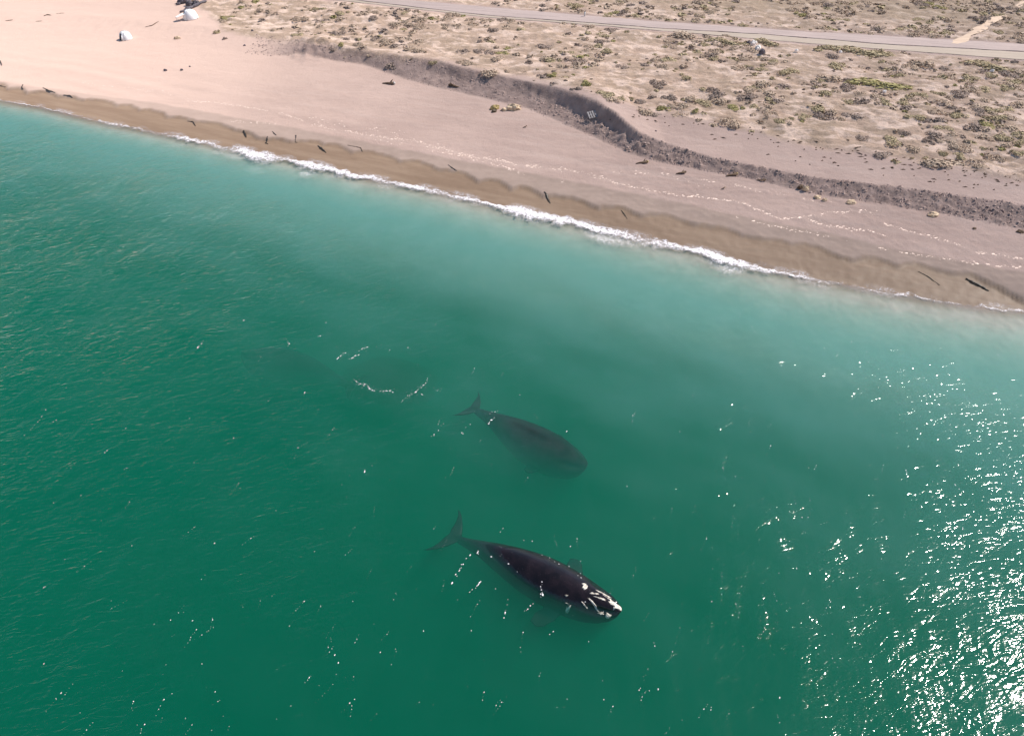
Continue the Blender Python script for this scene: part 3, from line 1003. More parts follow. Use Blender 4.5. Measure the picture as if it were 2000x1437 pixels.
def waterline():
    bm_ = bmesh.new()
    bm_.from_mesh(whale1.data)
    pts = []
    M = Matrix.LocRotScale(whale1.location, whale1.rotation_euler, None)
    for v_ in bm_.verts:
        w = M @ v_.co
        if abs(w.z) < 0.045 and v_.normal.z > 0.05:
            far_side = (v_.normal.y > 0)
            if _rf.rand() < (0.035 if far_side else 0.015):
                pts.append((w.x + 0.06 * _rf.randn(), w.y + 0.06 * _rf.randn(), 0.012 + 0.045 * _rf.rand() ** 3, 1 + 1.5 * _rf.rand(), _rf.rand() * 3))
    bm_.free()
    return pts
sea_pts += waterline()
def on_whale(pts):  # flecks raised onto the back stand in for sun glints there
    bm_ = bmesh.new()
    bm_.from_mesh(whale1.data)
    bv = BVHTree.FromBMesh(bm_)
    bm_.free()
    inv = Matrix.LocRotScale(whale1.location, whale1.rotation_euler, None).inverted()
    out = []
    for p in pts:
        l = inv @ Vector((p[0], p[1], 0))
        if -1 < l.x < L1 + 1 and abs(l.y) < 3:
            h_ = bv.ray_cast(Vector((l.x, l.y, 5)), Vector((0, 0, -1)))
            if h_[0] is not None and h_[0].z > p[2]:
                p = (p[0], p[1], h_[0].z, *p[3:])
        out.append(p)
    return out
flecks("foam_glint_flecks", on_whale(lift(sea_pts)), "white flecks modelled for foam and sun glints on the sea and whale", M_FOAM_GLINT, 3)

# ------------------------------------------------------------------ pale lines of shell and dried foam on the beach
M_SHELL = simple_mat("pale_dry_shell", (0.60, 0.47, 0.40), (0.72, 0.58, 0.50), 4.0)
def shell_lines():
    rnd = np.random.RandomState(23)
    lines = [([(120, 150), (180, 164), (260, 172), (330, 182), (380, 196)], 0.5, 0.3), ([(380, 196), (462, 205), (500, 212), (553, 222), (591, 234)], 0.12, 0.14), ([(455, 231), (470, 233)], 0.1, 0.3), ([(440, 232), (540, 240)], 0.6, 0.2),
             ([(600, 228), (682, 247), (784, 262)], 0.45, 0.6), ([(605, 240), (721, 263), (805, 273), (910, 301), (990, 315), (1050, 326)], 0.18, 0.22), ([(805, 285), (910, 303), (1000, 329), (1034, 343)], 0.4, 0.2), ([(900, 297), (1005, 318), (1110, 332), (1170, 345), (1200, 357)], 0.3, 0.25),
             ([(1094, 346), (1100, 353)], 0.1, 0.2), ([(1200, 357), (1308, 379), (1362, 385), (1440, 396), (1475, 409), (1527, 428), (1552, 428), (1615, 418), (1664, 416)], 0.10, 0.13), ([(1360, 383), (1364, 386)], 0.0, 0.3), ([(1576, 430), (1615, 442), (1695, 451), (1734, 463)], 0.12, 0.14),
             ([(1723, 439), (1772, 453), (1842, 469), (1912, 491), (2000, 507), (2040, 515)], 0.08, 0.18), ([(1908, 490), (1918, 492)], 0.0, 0.3), ([(1433, 421), (1517, 441), (1615, 460), (1660, 469)], 0.4, 0.2), ([(1713, 483), (1790, 495), (1947, 516), (2000, 521)], 0.3, 0.15),
             ([(1370, 355), (1440, 366), (1489, 379)], 0.4, 0.2), ([(1180, 335), (1300, 345), (1390, 372)], 0.65, 0.3), ([(1500, 380), (1620, 402), (1760, 430)], 0.6, 0.4), ([(700, 258), (760, 275), (880, 290)], 0.7, 0.5)]
    V, T, b = [], [], 0
    for poly, gap, jit in lines:
        p = PX(poly, 1.3)
        for a, c in zip(p[:-1], p[1:]):
            n = int(np.linalg.norm(c - a) / 0.10) + 1
            ts = (np.arange(n) + rnd.rand(n)) / n
            x = a[0] + (c[0] - a[0]) * ts + rnd.randn(n) * jit * 0.5
            y = a[1] + (c[1] - a[1]) * ts + rnd.randn(n) * jit + 0.25 * vnoise(x * 0.5, x * 0, 151)
            ok = (rnd.rand(n) > gap) & (vnoise(x * 0.35, y * 0.35, 152) > -0.55 + gap * 0.6)
            x, y = x[ok], y[ok]
            z, _ = ground(x, y)
            for xx, yy, zz in zip(x, y, z):
                r = 0.028 + 0.11 * rnd.rand() ** 2
                V.append((xx, yy, zz + 0.03 + 0.03 * rnd.rand()))
                a0 = rnd.rand() * 6
                for k in range(5):
                    rr = r * (0.6 + 0.8 * rnd.rand())
                    V.append((xx + 1.7 * rr * math.cos(a0 + k * 1.2566), yy + rr * math.sin(a0 + k * 1.2566), zz - 0.02))
                for k in range(5):
                    T.append((b, b + 1 + k, b + 1 + (k + 1) % 5))
                b += 6
    o = link("shell_lines", tris_mesh("shell_lines", np.array(V), np.array(T), True), M_SHELL)
    tag(o, "thin pale lines of shell and dried foam left along the beach", kind="stuff")
shell_lines()

# ------------------------------------------------------------------ scrub
def leaf_mat(name, a, b):
    t = NT(name)
    oi = t.n("ObjectInfo").outputs["Random"]
    p = t.obj()
    n = t.noise(3.0, 3, 0.6, p)
    c = t.mix(t.ramp(n, 0.3, 0.7), a, b)
    c = t.mix(t.math('MULTIPLY', oi, 0.35), c, tuple(0.6 * x for x in b))
    return t.surface(t.principled(c, 0.8, 0.15))
M_LEAF = {
    "grey": leaf_mat("grey_brown_scrub_leaves", (0.34, 0.262, 0.20), (0.47, 0.365, 0.28)),
    "dark": leaf_mat("dark_scrub_leaves", (0.23, 0.178, 0.15), (0.33, 0.258, 0.22)),
    "olive": leaf_mat("olive_scrub_leaves", (0.31, 0.25, 0.155), (0.43, 0.355, 0.225)),
    "green": leaf_mat("yellow_green_scrub_leaves", (0.25, 0.225, 0.095), (0.37, 0.325, 0.15)),
}
def shrub_arrays(seed, n, leaf):
    """Leaf-sized faces spread through low uneven mounds: unit radius, about 0.5 high."""
    rnd = np.random.RandomState(seed)
    nm = 3 + seed % 4
    mc = np.stack([rnd.uniform(-0.55, 0.55, nm), rnd.uniform(-0.5, 0.5, nm)], axis=1)
    mr = rnd.uniform(0.3, 0.58, nm)
    mh = rnd.uniform(0.15, 0.55, nm)
    w = mr ** 2 / (mr ** 2).sum()
    which = rnd.choice(nm, n, p=w)
    d = rnd.randn(n, 3)
    d[:, 2] = np.abs(d[:, 2])
    d /= np.linalg.norm(d, axis=1)[:, None]
    rad = rnd.uniform(0.45, 1.0, n) ** 0.5 * (1 + 0.3 * (rnd.rand(n) > 0.86) * rnd.rand(n))
    c = np.empty((n, 3))
    c[:, 0] = mc[which, 0] + d[:, 0] * mr[which] * rad
    c[:, 1] = mc[which, 1] + d[:, 1] * mr[which] * rad
    c[:, 2] = d[:, 2] * mh[which] * rad
    nr = d + rnd.randn(n, 3) * 0.55 + np.array([0, 0, 0.2])
    nr /= np.linalg.norm(nr, axis=1)[:, None]
    t1 = np.cross(nr, rnd.randn(n, 3))
    t1 /= np.linalg.norm(t1, axis=1)[:, None]
    t2 = np.cross(nr, t1)
    sz = leaf * rnd.uniform(0.6, 1.4, n)[:, None]
    V = np.stack([c - t1 * sz, c + t2 * sz * 0.6, c + t1 * sz, c - t2 * sz * 0.6], axis=1).reshape(-1, 3)
    F = np.arange(n * 4).reshape(-1, 4)
    return V, F

SHRUB_MESH = {}
for kind in M_LEAF:
    SHRUB_MESH[kind] = []
    for k in range(4):
        V, F = shrub_arrays(100 + k * 7 + len(kind), 520, 0.085)
        me = quads_mesh("shrub_" + kind, V, F, False)
        me.materials.append(M_LEAF[kind])
        SHRUB_MESH[kind].append(me)

_rs = np.random.RandomState(41)
def add_shrub(x, y, r, kind, label, ry=None, h=None, name="shrub"):
    z = ground_z(x, y)
    o = link(name, SHRUB_MESH[kind][_rs.randint(4)])
    o.location = (x, y, z - 0.06)
    o.rotation_euler = (0, 0, _rs.rand() * 6.28)
    h = h or r * (0.75 + 0.5 * _rs.rand())
    if ry and ry < r * 0.75:
        o.rotation_euler = (0, 0, R(-14) + _rs.randn() * 0.1)
    o.scale = (r * 1.05, (ry or r) * 1.05, h)
    tag(o, label, "shrub", "shrubs on the scrub plain")
    return o

TRACED = [
    (1640, 130, 46, "olive", "olive shrub on a pale sand patch, above the big yellow-green spreading shrub"), (1541, 140, 40, "olive", "rounded tan-olive shrub among pale hummocks below the rubble by the road"),
    (1625, 150, 62, "grey", "wide grey-brown shrub directly below the olive one on pale sand"), (1716, 162, 120, "green", "largest spreading yellow-green shrub in the middle of the scrub"),
    (1657, 170, 34, "dark", "dark shrub at the end of the largest yellow-green shrub"), (1807, 124, 58, "grey", "grey shrub just below the road shoulder beside the largest olive shrub"),
    (1930, 126, 92, "olive", "largest olive shrub against the pale road shoulder"), (1415, 79, 66, "olive", "olive shrub on the roadside just before the rubble heap"),
    (1338, 68, 66, "grey", "flat grey-olive shrub pressed against the road edge"), (1496, 80, 52, "olive", "olive shrub on the roadside just past the rubble heap"),
    (1678, 98, 110, "olive", "long low olive shrub stretched along the road shoulder"), (1600, 92, 60, "olive", "shorter olive shrub along the shoulder next to the long low one"),
    (1615, 217, 40, "dark", "dark rounded shrub in the open middle of the scrub plain"), (1825, 231, 46, "dark", "dark flat shrub alone on smooth sand toward the corner of the plain"),
    (1814, 262, 30, "dark", "small dark shrub above the pale sand edge"), (1842, 280, 28, "olive", "small olive-brown shrub on the last pale sand before the bare slope"),
    (1850, 297, 90, "grey", "long grey shrub marking the edge of the scrub above the bare slope"), (1944, 290, 42, "grey", "round grey shrub on pale sand near the long grey shrub"),
    (1391, 173, 28, "dark", "dark shrub above the bare sand saddle"), (1426, 224, 46, "grey", "grey shrub at the foot of the scrub beside bare sand"),
    (1685, 194, 36, "dark", "dark shrub just below the spreading yellow-green shrub"), (1140, 163, 30, "green", "bright green shrub on the lip of the dark scarp"),
    (1124, 172, 24, "dark", "dark shrub tucked against the bright green one on the scarp lip"), (1302, 198, 34, "green", "yellow-green shrub beside bare sand behind the dark scarp"),
    (1262, 205, 40, "grey", "grey shrub touching the yellow-green one behind the dark scarp"), (1363, 204, 22, "green", "small bright green tuft-like shrub on the edge of bare sand"),
    (1287, 159, 38, "dark", "dark brown shrub inland of the bend of the scarp"), (1275, 181, 22, "dark", "small dark shrub between the brown and the yellow-green shrubs"),
    (958, 130, 42, "grey", "grey shrub behind the furrowed middle of the scarp"), (846, 108, 20, "olive", "small grey-green shrub where the scarp lip begins to darken"),
    (664, 73, 18, "green", "yellow-green shrub beside the broken knob of the scarp"), (647, 74, 18, "dark", "dark shrub touching the yellow-green one by the broken knob"),
    (692, 53, 18, "grey", "rounded grey shrub above the broken knob"), (925, 114, 30, "grey", "flat grey shrub on smooth sand above the dark scarp brow"),
    (1077, 140, 24, "green", "fresh green shrub inland of the scarp top"), (1058, 141, 32, "dark", "dark shrub joined to the fresh green one inland of the scarp top"),
    (1032, 115, 20, "dark", "small dark brown shrub alone on bare sand"), (760, 102, 34, "dark", "dark row-like shrub along the brow of the scarp"),
    (433, 48, 13, "dark", "dark low bush by itself on the sand near the second white tent"), (421, 37, 18, "olive", "straw-coloured bush beside the second white tent"),
]
placed = []
for px, py, w, kind, lab in TRACED:
    q_ = P(px, py + 4, 4.3)
    dist = math.hypot(q_[1], CAM_H - 4.3)
    r = 0.5 * w * (q_[1] * CP + (CAM_H - 4.3) * SP) / FPX
    add_shrub(q_[0], q_[1], r * 1.12, kind, lab, ry=min(r, 1.6 + 0.15 * r), h=min(0.55 + 0.45 * r, 1.3))
    placed.append((q_[0], q_[1], r))

cand = []
while len(cand) < 3200:
    x, y = _rs.uniform(-75, 125), _rs.uniform(80, 200)
    dep = y * CP + (CAM_H - 4.3) * SP
    px = 1000 + x / dep * FPX
    py = 718.5 - FPX * ((y * SP - (CAM_H - 4.3) * CP) / dep)
    if not (-60 < px < 2060 and -40 < py < 360):
        continue
    if y < veg_y(x) - 0.5 or (should_lo(x) - 1.0 < y < road_up(x) + 1.2):
        continue
    dens = 0.38 + 1.5 * float(fbm(np.array([x * 0.07]), np.array([y * 0.09]), 161, 3)[0])
    edge = float(sstep(0, 15, y - veg_y(x)))
    if _rs.rand() > dens * (0.25 + 0.75 * edge) * (0.55 + 0.45 * min(1, max(0, (px - 500) / 900))):
        continue
    r = 0.4 + 1.3 * _rs.rand() ** 2.2
    u = _rs.rand()
    beyond = y > road_up(x)
    kind = "dark" if u < 0.20 else "grey" if u < 0.62 else "olive" if u < 0.95 else "green"
    if px < 1100 and kind == "olive" and _rs.rand() < 0.6:
        kind = "grey"
    cand.append((r * FPX / dep, x, y, r, kind, px, py))
cand.sort(key=lambda c: -c[0])
WORD = {"grey": "grey-brown", "dark": "dark", "olive": "olive", "green": "yellow-green"}
LANDMARKS = [(w, *PX([(px, py)], 4.3)[0][:2]) for w, px, py in (
    ("largest yellow-green shrub", 1716, 162), ("largest olive shrub", 1930, 126), ("roadside rubble heap", 1476, 96), ("long olive roadside shrub", 1678, 98),
    ("long grey edge shrub", 1850, 297), ("bright green shrub on the scarp lip", 1140, 163), ("white marker post", 1142, 33), ("lone dark rounded shrub", 1615, 217),
    ("lone dark flat shrub", 1825, 231), ("yellow-green shrub by bare sand", 1302, 198), ("broken knob of the scarp", 612, 85), ("pale track beyond the road", 1905, 48),
    ("fresh green shrub inland of the scarp", 1077, 140), ("flat roadside grey-olive shrub", 1338, 68))]
LABELLED = {}
n_ind, rest = 0, []
for s_, x, y, r, kind, px, py in cand:
    if any((x - a) ** 2 + (y - b) ** 2 < (0.5 * (r + c)) ** 2 for a, b, c in placed):
        continue
    placed.append((x, y, r))
    if n_ind < 255 and 0 < px < 2000 and 2 < py < 345:
        size = "broad " if r > 1.15 else "small " if r < 0.75 else "middling "
        d2 = [((x - a) ** 2 + (y - b) ** 2, w, a, b) for w, a, b in LANDMARKS]
        dd_, w, a, b = min(d2)
        if abs(x - a) > 1.2 * abs(y - b):
            way = "to the right of" if x > a else "to the left of"
        else:
            way = "inland of" if y > b else "seaward of"
        far_ = "close " if dd_ < 36 else "" if dd_ < 160 else "well "
        base_l = size + WORD[kind] + " shrub " + far_ + way + " the " + w
        o_ = add_shrub(x, y, r, kind, base_l, h=0.3 + 0.35 * r)
        LABELLED.setdefault(base_l, []).append((dd_, o_))
        n_ind += 1
    else:
        rest.append((x, y, r, kind))
for base_l, lst in LABELLED.items():
    if len(lst) == 2:
        lst.sort(key=lambda e: e[0])
        lst[0][1]["label"] = base_l + ", nearer one"
        lst[1][1]["label"] = base_l + ", farther one"
    elif len(lst) > 2:
        lst.sort(key=lambda e: e[0])
        for word, e in zip(("nearest one", "second nearest", "third nearest", "fourth nearest", "fifth nearest", "sixth nearest", "seventh nearest", "eighth nearest", "ninth nearest", "tenth nearest", "eleventh nearest", "twelfth nearest"), lst):
            e[1]["label"] = base_l + ", " + word
for kind in M_LEAF:
    rr_ = [c for c in rest if c[3] == kind]
    if not rr_:
        continue
    VV, FF, b = [], [], 0
    xs, ys = np.array([c[0] for c in rr_]), np.array([c[1] for c in rr_])
    zs_, _ = ground(xs, ys)
    lib = [shrub_arrays(300 + k, 70, 0.22) for k in range(6)]
    for (x, y, r, _k), z in zip(rr_, zs_):
        V, F = lib[_rs.randint(6)]
        a = _rs.rand() * 6.28
        c, s2 = math.cos(a), math.sin(a)
        W = np.stack([x + r * (V[:, 0] * c - V[:, 1] * s2), y + r * (V[:, 0] * s2 + V[:, 1] * c), z - 0.05 + V[:, 2] * (0.3 + 0.5 * r)], axis=1)
        VV.append(W)
        FF.append(F + b)
        b += len(V)
    o = link("undergrowth", quads_mesh("undergrowth", np.concatenate(VV), np.concatenate(FF), False), M_LEAF[kind])
    tag(o, "mass of tiny " + WORD[kind] + " scrub plants dotted over the sandy plain", kind="stuff")

# ------------------------------------------------------------------ tents
M_TENT = simple_mat("white_tent_fabric", (0.74, 0.73, 0.74), (0.82, 0.81, 0.81), 2.0, 0.7, 0.3, 0.15)
M_TENTIN = simple_mat("dark_tent_floor", (0.05, 0.045, 0.06), (0.08, 0.07, 0.09), 2.0)
M_POLE = simple_mat("grey_tent_pole", (0.30, 0.30, 0.32), (0.38, 0.38, 0.40), 5.0, 0.4, 0.5)

def tube_mesh(name, pts, radii, n=8, flat=1.0):
    v, f = [], []
    pts = [Vector(p) for p in pts]
    for i, p in enumerate(pts):
        d = (pts[min(i + 1, len(pts) - 1)] - pts[max(i - 1, 0)]).normalized()
        s1 = d.cross(Vector((0, 0, 1)))
        if s1.length < 1e-3:
            s1 = Vector((1, 0, 0))
        s1.normalize()
        s2_ = s1.cross(d).normalized()
        for k in range(n):
            a = 2 * math.pi * k / n
            v.append(tuple(p + float(radii[i]) * (s1 * math.cos(a) + s2_ * math.sin(a) * flat)))
    for i in range(len(pts) - 1):
        for k in range(n):
            a, b = i * n + k, i * n + (k + 1) % n
            f.append((a, b, b + n, a + n))
    f.append(tuple(range(n - 1, -1, -1)))
    f.append(tuple((len(pts) - 1) * n + k for k in range(n)))
    return mesh_from(name, v, f)

def make_tent(px, py, rx, ry, h, face, label, awning=False, small_window=False):
    """A dome tent: fabric shell with a real door hole, floor, two crossed poles, a turned-back flap."""
    q_ = put(px, py)
    z = q_[2]
    root = empty("dome_tent", (q_[0], q_[1], z - 0.03), face)
    na, nr = 48, 14
    v, f = [], []
    for layer, off in ((0, 1.0), (1, 0.965)):
        for i in range(nr + 1):
            el = (i / nr) * math.pi / 2
            for k in range(na):
                a = 2 * math.pi * k / na
                rib = 1 - 0.05 * (1 - abs(math.cos(2 * a)) ** 0.6) * math.cos(el)
                v.append((rx * off * rib * math.cos(a) * math.cos(el) ** 0.75, ry * off * rib * math.sin(a) * math.cos(el) ** 0.75, h * off * math.sin(el)))
    n1 = (nr + 1) * na
    def door(i, k):
        a = 2 * math.pi * (k + 0.5) / na
        a = (a + math.pi) % (2 * math.pi) - math.pi
        e = (i + 0.5) / nr
        if small_window:
            return abs(a) < 0.22 and 0.40 < e < 0.62
        return abs(a) < 0.36 * math.sqrt(max(0.0, 1 - (e / 0.72) ** 2)) and e < 0.72
    holes = set()
    for i in range(nr):
        for k in range(na):
            if door(i, k):
                holes.add((i, k))
    for i in range(nr):
        for k in range(na):
            k2 = (k + 1) % na
            a, b, c, d = i * na + k, i * na + k2, (i + 1) * na + k2, (i + 1) * na + k
            if (i, k) in holes:
                continue
            f.append((a, b, c, d))
            f.append((n1 + d, n1 + c, n1 + b, n1 + a))
            for (ni, nk, e0, e1) in ((i - 1, k, a, b), (i + 1, k, c, d), (i, (k - 1) % na, d, a), (i, k2, b, c)):
                if (ni, nk) in holes or ni < 0:
                    f.append((e1, e0, n1 + e0, n1 + e1))
    link("canopy", mesh_from("canopy", v, f), M_TENT, root)
    fl = [(0.93 * rx * math.cos(2 * math.pi * k / 24), 0.93 * ry * math.sin(2 * math.pi * k / 24), zz) for zz in (0.05, 0.09) for k in range(24)]
    ff = [tuple(range(23, -1, -1)), tuple(range(24, 48))] + [(k, (k + 1) % 24, 24 + (k + 1) % 24, 24 + k) for k in range(24)]
    link("floor_sheet", mesh_from("floor_sheet", fl, ff, False), M_TENTIN, root)
    for s in (1, -1):
        pts = []
        for k in range(17):
            e = math.pi * k / 16
            a = s * math.pi / 4
            c = math.copysign(abs(math.cos(e)) ** 0.75, math.cos(e))
            pts.append((rx * 1.015 * math.cos(a) * c, ry * 1.015 * math.sin(a) * c, h * 1.02 * math.sin(e)))
        link("pole", tube_mesh("pole", pts, [0.03] * 17, 6), M_POLE, root)
    if awning:
        v = [(rx * 0.80, -ry * 0.65, h * 0.62), (rx * 0.80, ry * 0.6, h * 0.66), (rx * 1.9, -ry * 0.25, h * 0.42), (rx * 1.9, ry * 0.45, h * 0.46)]
        v += [(a, b, c - 0.04) for a, b, c in v]
        link("awning", mesh_from("awning", v, [(0, 2, 3, 1), (4, 5, 7, 6), (0, 4, 6, 2), (2, 6, 7, 3), (3, 7, 5, 1), (1, 5, 4, 0)], False), M_TENT, root)
        for yy, zz in ((-ry * 0.25, 0.42), (ry * 0.45, 0.46)):
            link("pole", tube_mesh("pole", [(rx * 1.87, yy, 0), (rx * 1.87, yy, h * zz - 0.03)], [0.03, 0.03], 6), M_POLE, root)
    else:
        pts = [(rx * 0.97, ry * 0.38, 0.1), (rx * 0.95, ry * 0.42, 0.35 * h), (rx * 0.80, ry * 0.36, 0.62 * h)]
        link("door_flap", tube_mesh("door_flap", pts, [0.10, 0.09, 0.05], 8), M_TENT, root)
    tag(root, label, "tent")
    return root

make_tent(247, 77, 1.2, 1.1, 1.5, R(238), "white dome tent with a dark leaf-shaped doorway, alone on the open sand")
make_tent(373, 37, 1.45, 1.3, 1.75, R(215), "white dome tent with a pointed awning and small dark window, below the dark rocks", awning=True, small_window=True)

# ------------------------------------------------------------------ rocks, driftwood, dark strands and other finds on the sand
M_ROCK = simple_mat("dark_grey_rock", (0.085, 0.075, 0.09), (0.16, 0.14, 0.155), 1.6, 0.9, 0.2, 0.8, 0.12)
M_TAN = simple_mat("tan_rock", (0.42, 0.31, 0.21), (0.58, 0.46, 0.33), 2.0, 0.9, 0.2, 0.8, 0.08)
M_WHITE = simple_mat("white_stone", (0.62, 0.58, 0.55), (0.74, 0.70, 0.67), 3.0)
M_WOOD = simple_mat("brown_driftwood", (0.085, 0.058, 0.04), (0.17, 0.12, 0.085), 4.0, 0.9, 0.15, 0.6, 0.04)
M_PALEWOOD = simple_mat("bleached_wood", (0.36, 0.33, 0.31), (0.50, 0.47, 0.45), 4.0, 0.9, 0.15, 0.5, 0.03)
M_STRAW = simple_mat("straw_brown_wood_end", (0.30, 0.22, 0.09), (0.38, 0.29, 0.13), 4.0)
M_WETBLACK = simple_mat("dark_wet_matter", (0.014, 0.011, 0.008), (0.04, 0.028, 0.016), 4.0, 0.45, 0.4, 0.5, 0.04)
M_WETBROWN = simple_mat("brown_wet_matter", (0.06, 0.042, 0.025), (0.10, 0.07, 0.042), 4.0, 0.55, 0.35, 0.5, 0.04)

def rock_mesh(seed, sx, sy, sz, sub=3, amp=0.28):
    bm_ = bmesh.new()
    bmesh.ops.create_icosphere(bm_, subdivisions=sub, radius=1.0)
    co = np.array([v.co[:] for v in bm_.verts])
    n = fbm(co[:, 0] * 1.4 + seed, co[:, 1] * 1.4 + co[:, 2] * 1.1, seed, 3)
    n2 = np.abs(vnoise(co[:, 0] * 2.2 - seed, co[:, 2] * 2.2 + co[:, 1], seed + 3))
    for v, a, b in zip(bm_.verts, n, n2):
        v.co *= 1 + amp * a * 1.6 - amp * b
        v.co.x *= sx
        v.co.y *= sy
        v.co.z *= sz
        if v.co.z < -0.35 * sz:
            v.co.z = -0.35 * sz
    me = bpy.data.meshes.new("rock")
    bm_.to_mesh(me)
    bm_.free()
    me.polygons.foreach_set("use_smooth", np.zeros(len(me.polygons), dtype=bool))
    return me

def px_per_m(q_):
    return FPX / (q_[1] * CP + (CAM_H - q_[2]) * SP)

def rock(px, py, wpx, hpx, mat, label, seed, rz=0.0, group=None, name="rock", depth=0.7, cat="rock"):
    q_ = put(px, py)
    k = px_per_m(q_)
    w, h = wpx / k, hpx / k
    o = link(name, rock_mesh(seed, w / 2, w / 2 * depth, max(h * 0.75, 0.08)), mat)
    o.location = (q_[0], q_[1], q_[2] + 0.2 * h)
    o.rotation_euler = (0, 0, rz)
    tag(o, label, cat, group)
    return o

G_DARK = "dark rocks heaped behind the second tent"
rock(358, 6, 22, 12, M_ROCK, "broad dark blue-grey rock slab, farthest of the heap behind the second tent", 3, 0.1, G_DARK)
rock(371, 11, 15, 10, M_ROCK, "dark grey rock in the middle of the heap behind the second tent", 5, 0.5, G_DARK)
rock(384, 10, 13, 10, M_ROCK, "tall dark rock with a pale edge beside the log behind the second tent", 8, 0.9, G_DARK)
rock(366, 17, 8, 4, M_ROCK, "smallest dark rock between the heap and the second tent", 9, 0.2, G_DARK)
rock(349, 10, 10, 5, M_ROCK, "low dark rock trailing off the broad slab behind the second tent", 12, 0.4, G_DARK)
rock(377, 3, 14, 6, M_TAN, "pale tan rock topping the dark heap behind the second tent", 14, 0.4)
def strand(name, poly, radii_px, mat, label, cat, group=None, flat=0.6, z=0.05, subs=5):
    pts, rad = [], []
    base = [put(a, b) for a, b in poly]
    for i in range(len(base) - 1):
        for k in range(subs):
            t_ = k / subs
            pts.append(base[i] * (1 - t_) + base[i + 1] * t_)
            rad.append(radii_px[i] * (1 - t_) + radii_px[i + 1] * t_)
    pts.append(base[-1])
    rad.append(radii_px[-1])
    o0 = Vector([float(q) for q in base[0]])
    loc, rr_ = [], []
    for p, r in zip(pts, rad):
        gz = ground_z(p[0], p[1])
        r_m = r / px_per_m(p)
        loc.append(Vector((p[0], p[1], max(gz, -0.02) + r_m * flat * 0.6 + z)) - o0)
        rr_.append(r_m * (0.9 + 0.25 * math.sin(len(rr_) * 1.9)))
    o = link(name, tube_mesh(name, loc, rr_, 9, flat), mat)
    o.location = o0
    tag(o, label, cat, group)
    return o

strand("driftwood_log", [(352, 26), (366, 21), (380, 15), (403, 5)], [1.5, 3, 3.2, 2.6], M_ROCK, "long dark log leaning diagonally over the sand behind the second tent", "log", flat=0.9, z=0.1)
strand("plank", [(284, 54), (297, 51), (310, 43)], [0.5, 1.0, 0.5], M_WOOD, "thin curved brown plank on open sand between the two white tents", "driftwood")
GK = "dark strands on the wet sand"
STRANDS = [  # dark tapering strands laid over the wet sand
    ([(476, 256), (479, 263), (481, 269)], [1.4, 2.6, 1.2], "k", "thick dark blade-shaped strand at the surf edge, nearest the first big burst of foam"),
    ([(523, 267), (522, 275), (519, 280), (524, 282)], [0.8, 1.2, 1.4, 0.6], "k", "upright dark strand with a forked foot beside the surf"),
    ([(532, 257), (536, 262), (540, 265)], [0.5, 1.3, 0.6], "k", "small forked dark strand highest up the wet sand"),
    ([(578, 265), (578, 270), (577, 278), (581, 279)], [1.4, 0.8, 0.6, 0.5], "k", "thin dark strand with a round head on the wet sand"),
    ([(621, 285), (628, 291), (637, 299)], [0.8, 2.6, 1.0], "k", "pointed thick black strand pointing at the foam"),
    ([(679, 284), (694, 287), (704, 289), (708, 297)], [0.5, 0.8, 1.2, 0.6], "b", "bent brown strand with a hooked end"),
    ([(875, 322), (884, 329), (892, 334)], [0.5, 1.2, 0.5], "k", "straight dark strand on smooth wet sand"),
    ([(1063, 375), (1069, 386), (1075, 398)], [1.0, 2.8, 1.0], "k", "long black strand lying straight down toward the widest foam"),
    ([(1213, 411), (1219, 418), (1225, 428)], [0.6, 1.4, 0.6], "b", "dark brown strand pointing into the spray"),
    ([(1793, 530), (1812, 540), (1835, 557)], [0.5, 1.5, 0.7], "b", "long brown strand on wet sand near the black log"),
    ([(45, 166), (43, 172), (46, 175)], [0.9, 0.9, 0.4], "k", "tiny dark hooked strand on the far wet sand"),
    ([(84, 172), (94, 177), (108, 181)], [0.8, 1.4, 0.4], "b", "tapering brown strand on the far wet sand"),
    ([(124, 186), (136, 187), (142, 192)], [0.4, 1.0, 0.7], "k", "curved dark strand at the top of the far brown wash"),
    ([(0, 168), (12, 170)], [1.2, 0.8], "k", "dark lump at the very start of the far wet sand"),
    ([(366, 237), (377, 239), (382, 247)], [0.4, 1.4, 0.7], "k", "crooked black strand at the corner of the brown wash"),
]
for poly, rad, mk, lab in STRANDS:
    strand("dark_strand", poly, rad, M_WETBLACK if mk == "k" else M_WETBROWN, lab, "kelp", GK, 0.45, 0.02)  # plain dark and brown strands; kelp is only the category name
strand("driftwood_log", [(1886, 545), (1900, 553), (1920, 563), (1931, 569)], [1.5, 2.6, 2.8, 1.0], M_WETBLACK, "black waterlogged log on the wet sand, largest by the water", "log", flat=0.7)

GD = "driftwood on the dry beach"
def drift(px, py, w, label, ang=0.15, end=None):
    q_ = put(px, py)
    k = px_per_m(q_)
    L = w / k
    root = empty("driftwood", tuple(q_), ang)
    pts = [(-L / 2, 0, 0.06), (-L * 0.2, 0.05 * L, 0.10), (L * 0.15, 0.0, 0.16), (L * 0.42, 0.07 * L, 0.22)]
    link("trunk", tube_mesh("trunk", pts, [0.04 * L, 0.09 * L, 0.12 * L, 0.14 * L], 9, 0.8), M_WOOD, root)
    link("branch", tube_mesh("branch", [(L * 0.1, 0, 0.15), (L * 0.22, 0.16 * L, 0.25 * L), (L * 0.30, 0.20 * L, 0.33 * L)], [0.06 * L, 0.04 * L, 0.02 * L], 7), M_WOOD, root)
    link("broken_end", tube_mesh("broken_end", [(L * 0.42, 0.07 * L, 0.22), (L * 0.52, 0.09 * L, 0.26)], [0.145 * L, 0.06 * L], 9, 0.85), end or M_WOOD, root)
    tag(root, label, "driftwood", GD)
    return root
drift(1254, 320, 24, "brown driftwood with a straw-coloured end below the dark scarp", 0.1, M_STRAW)
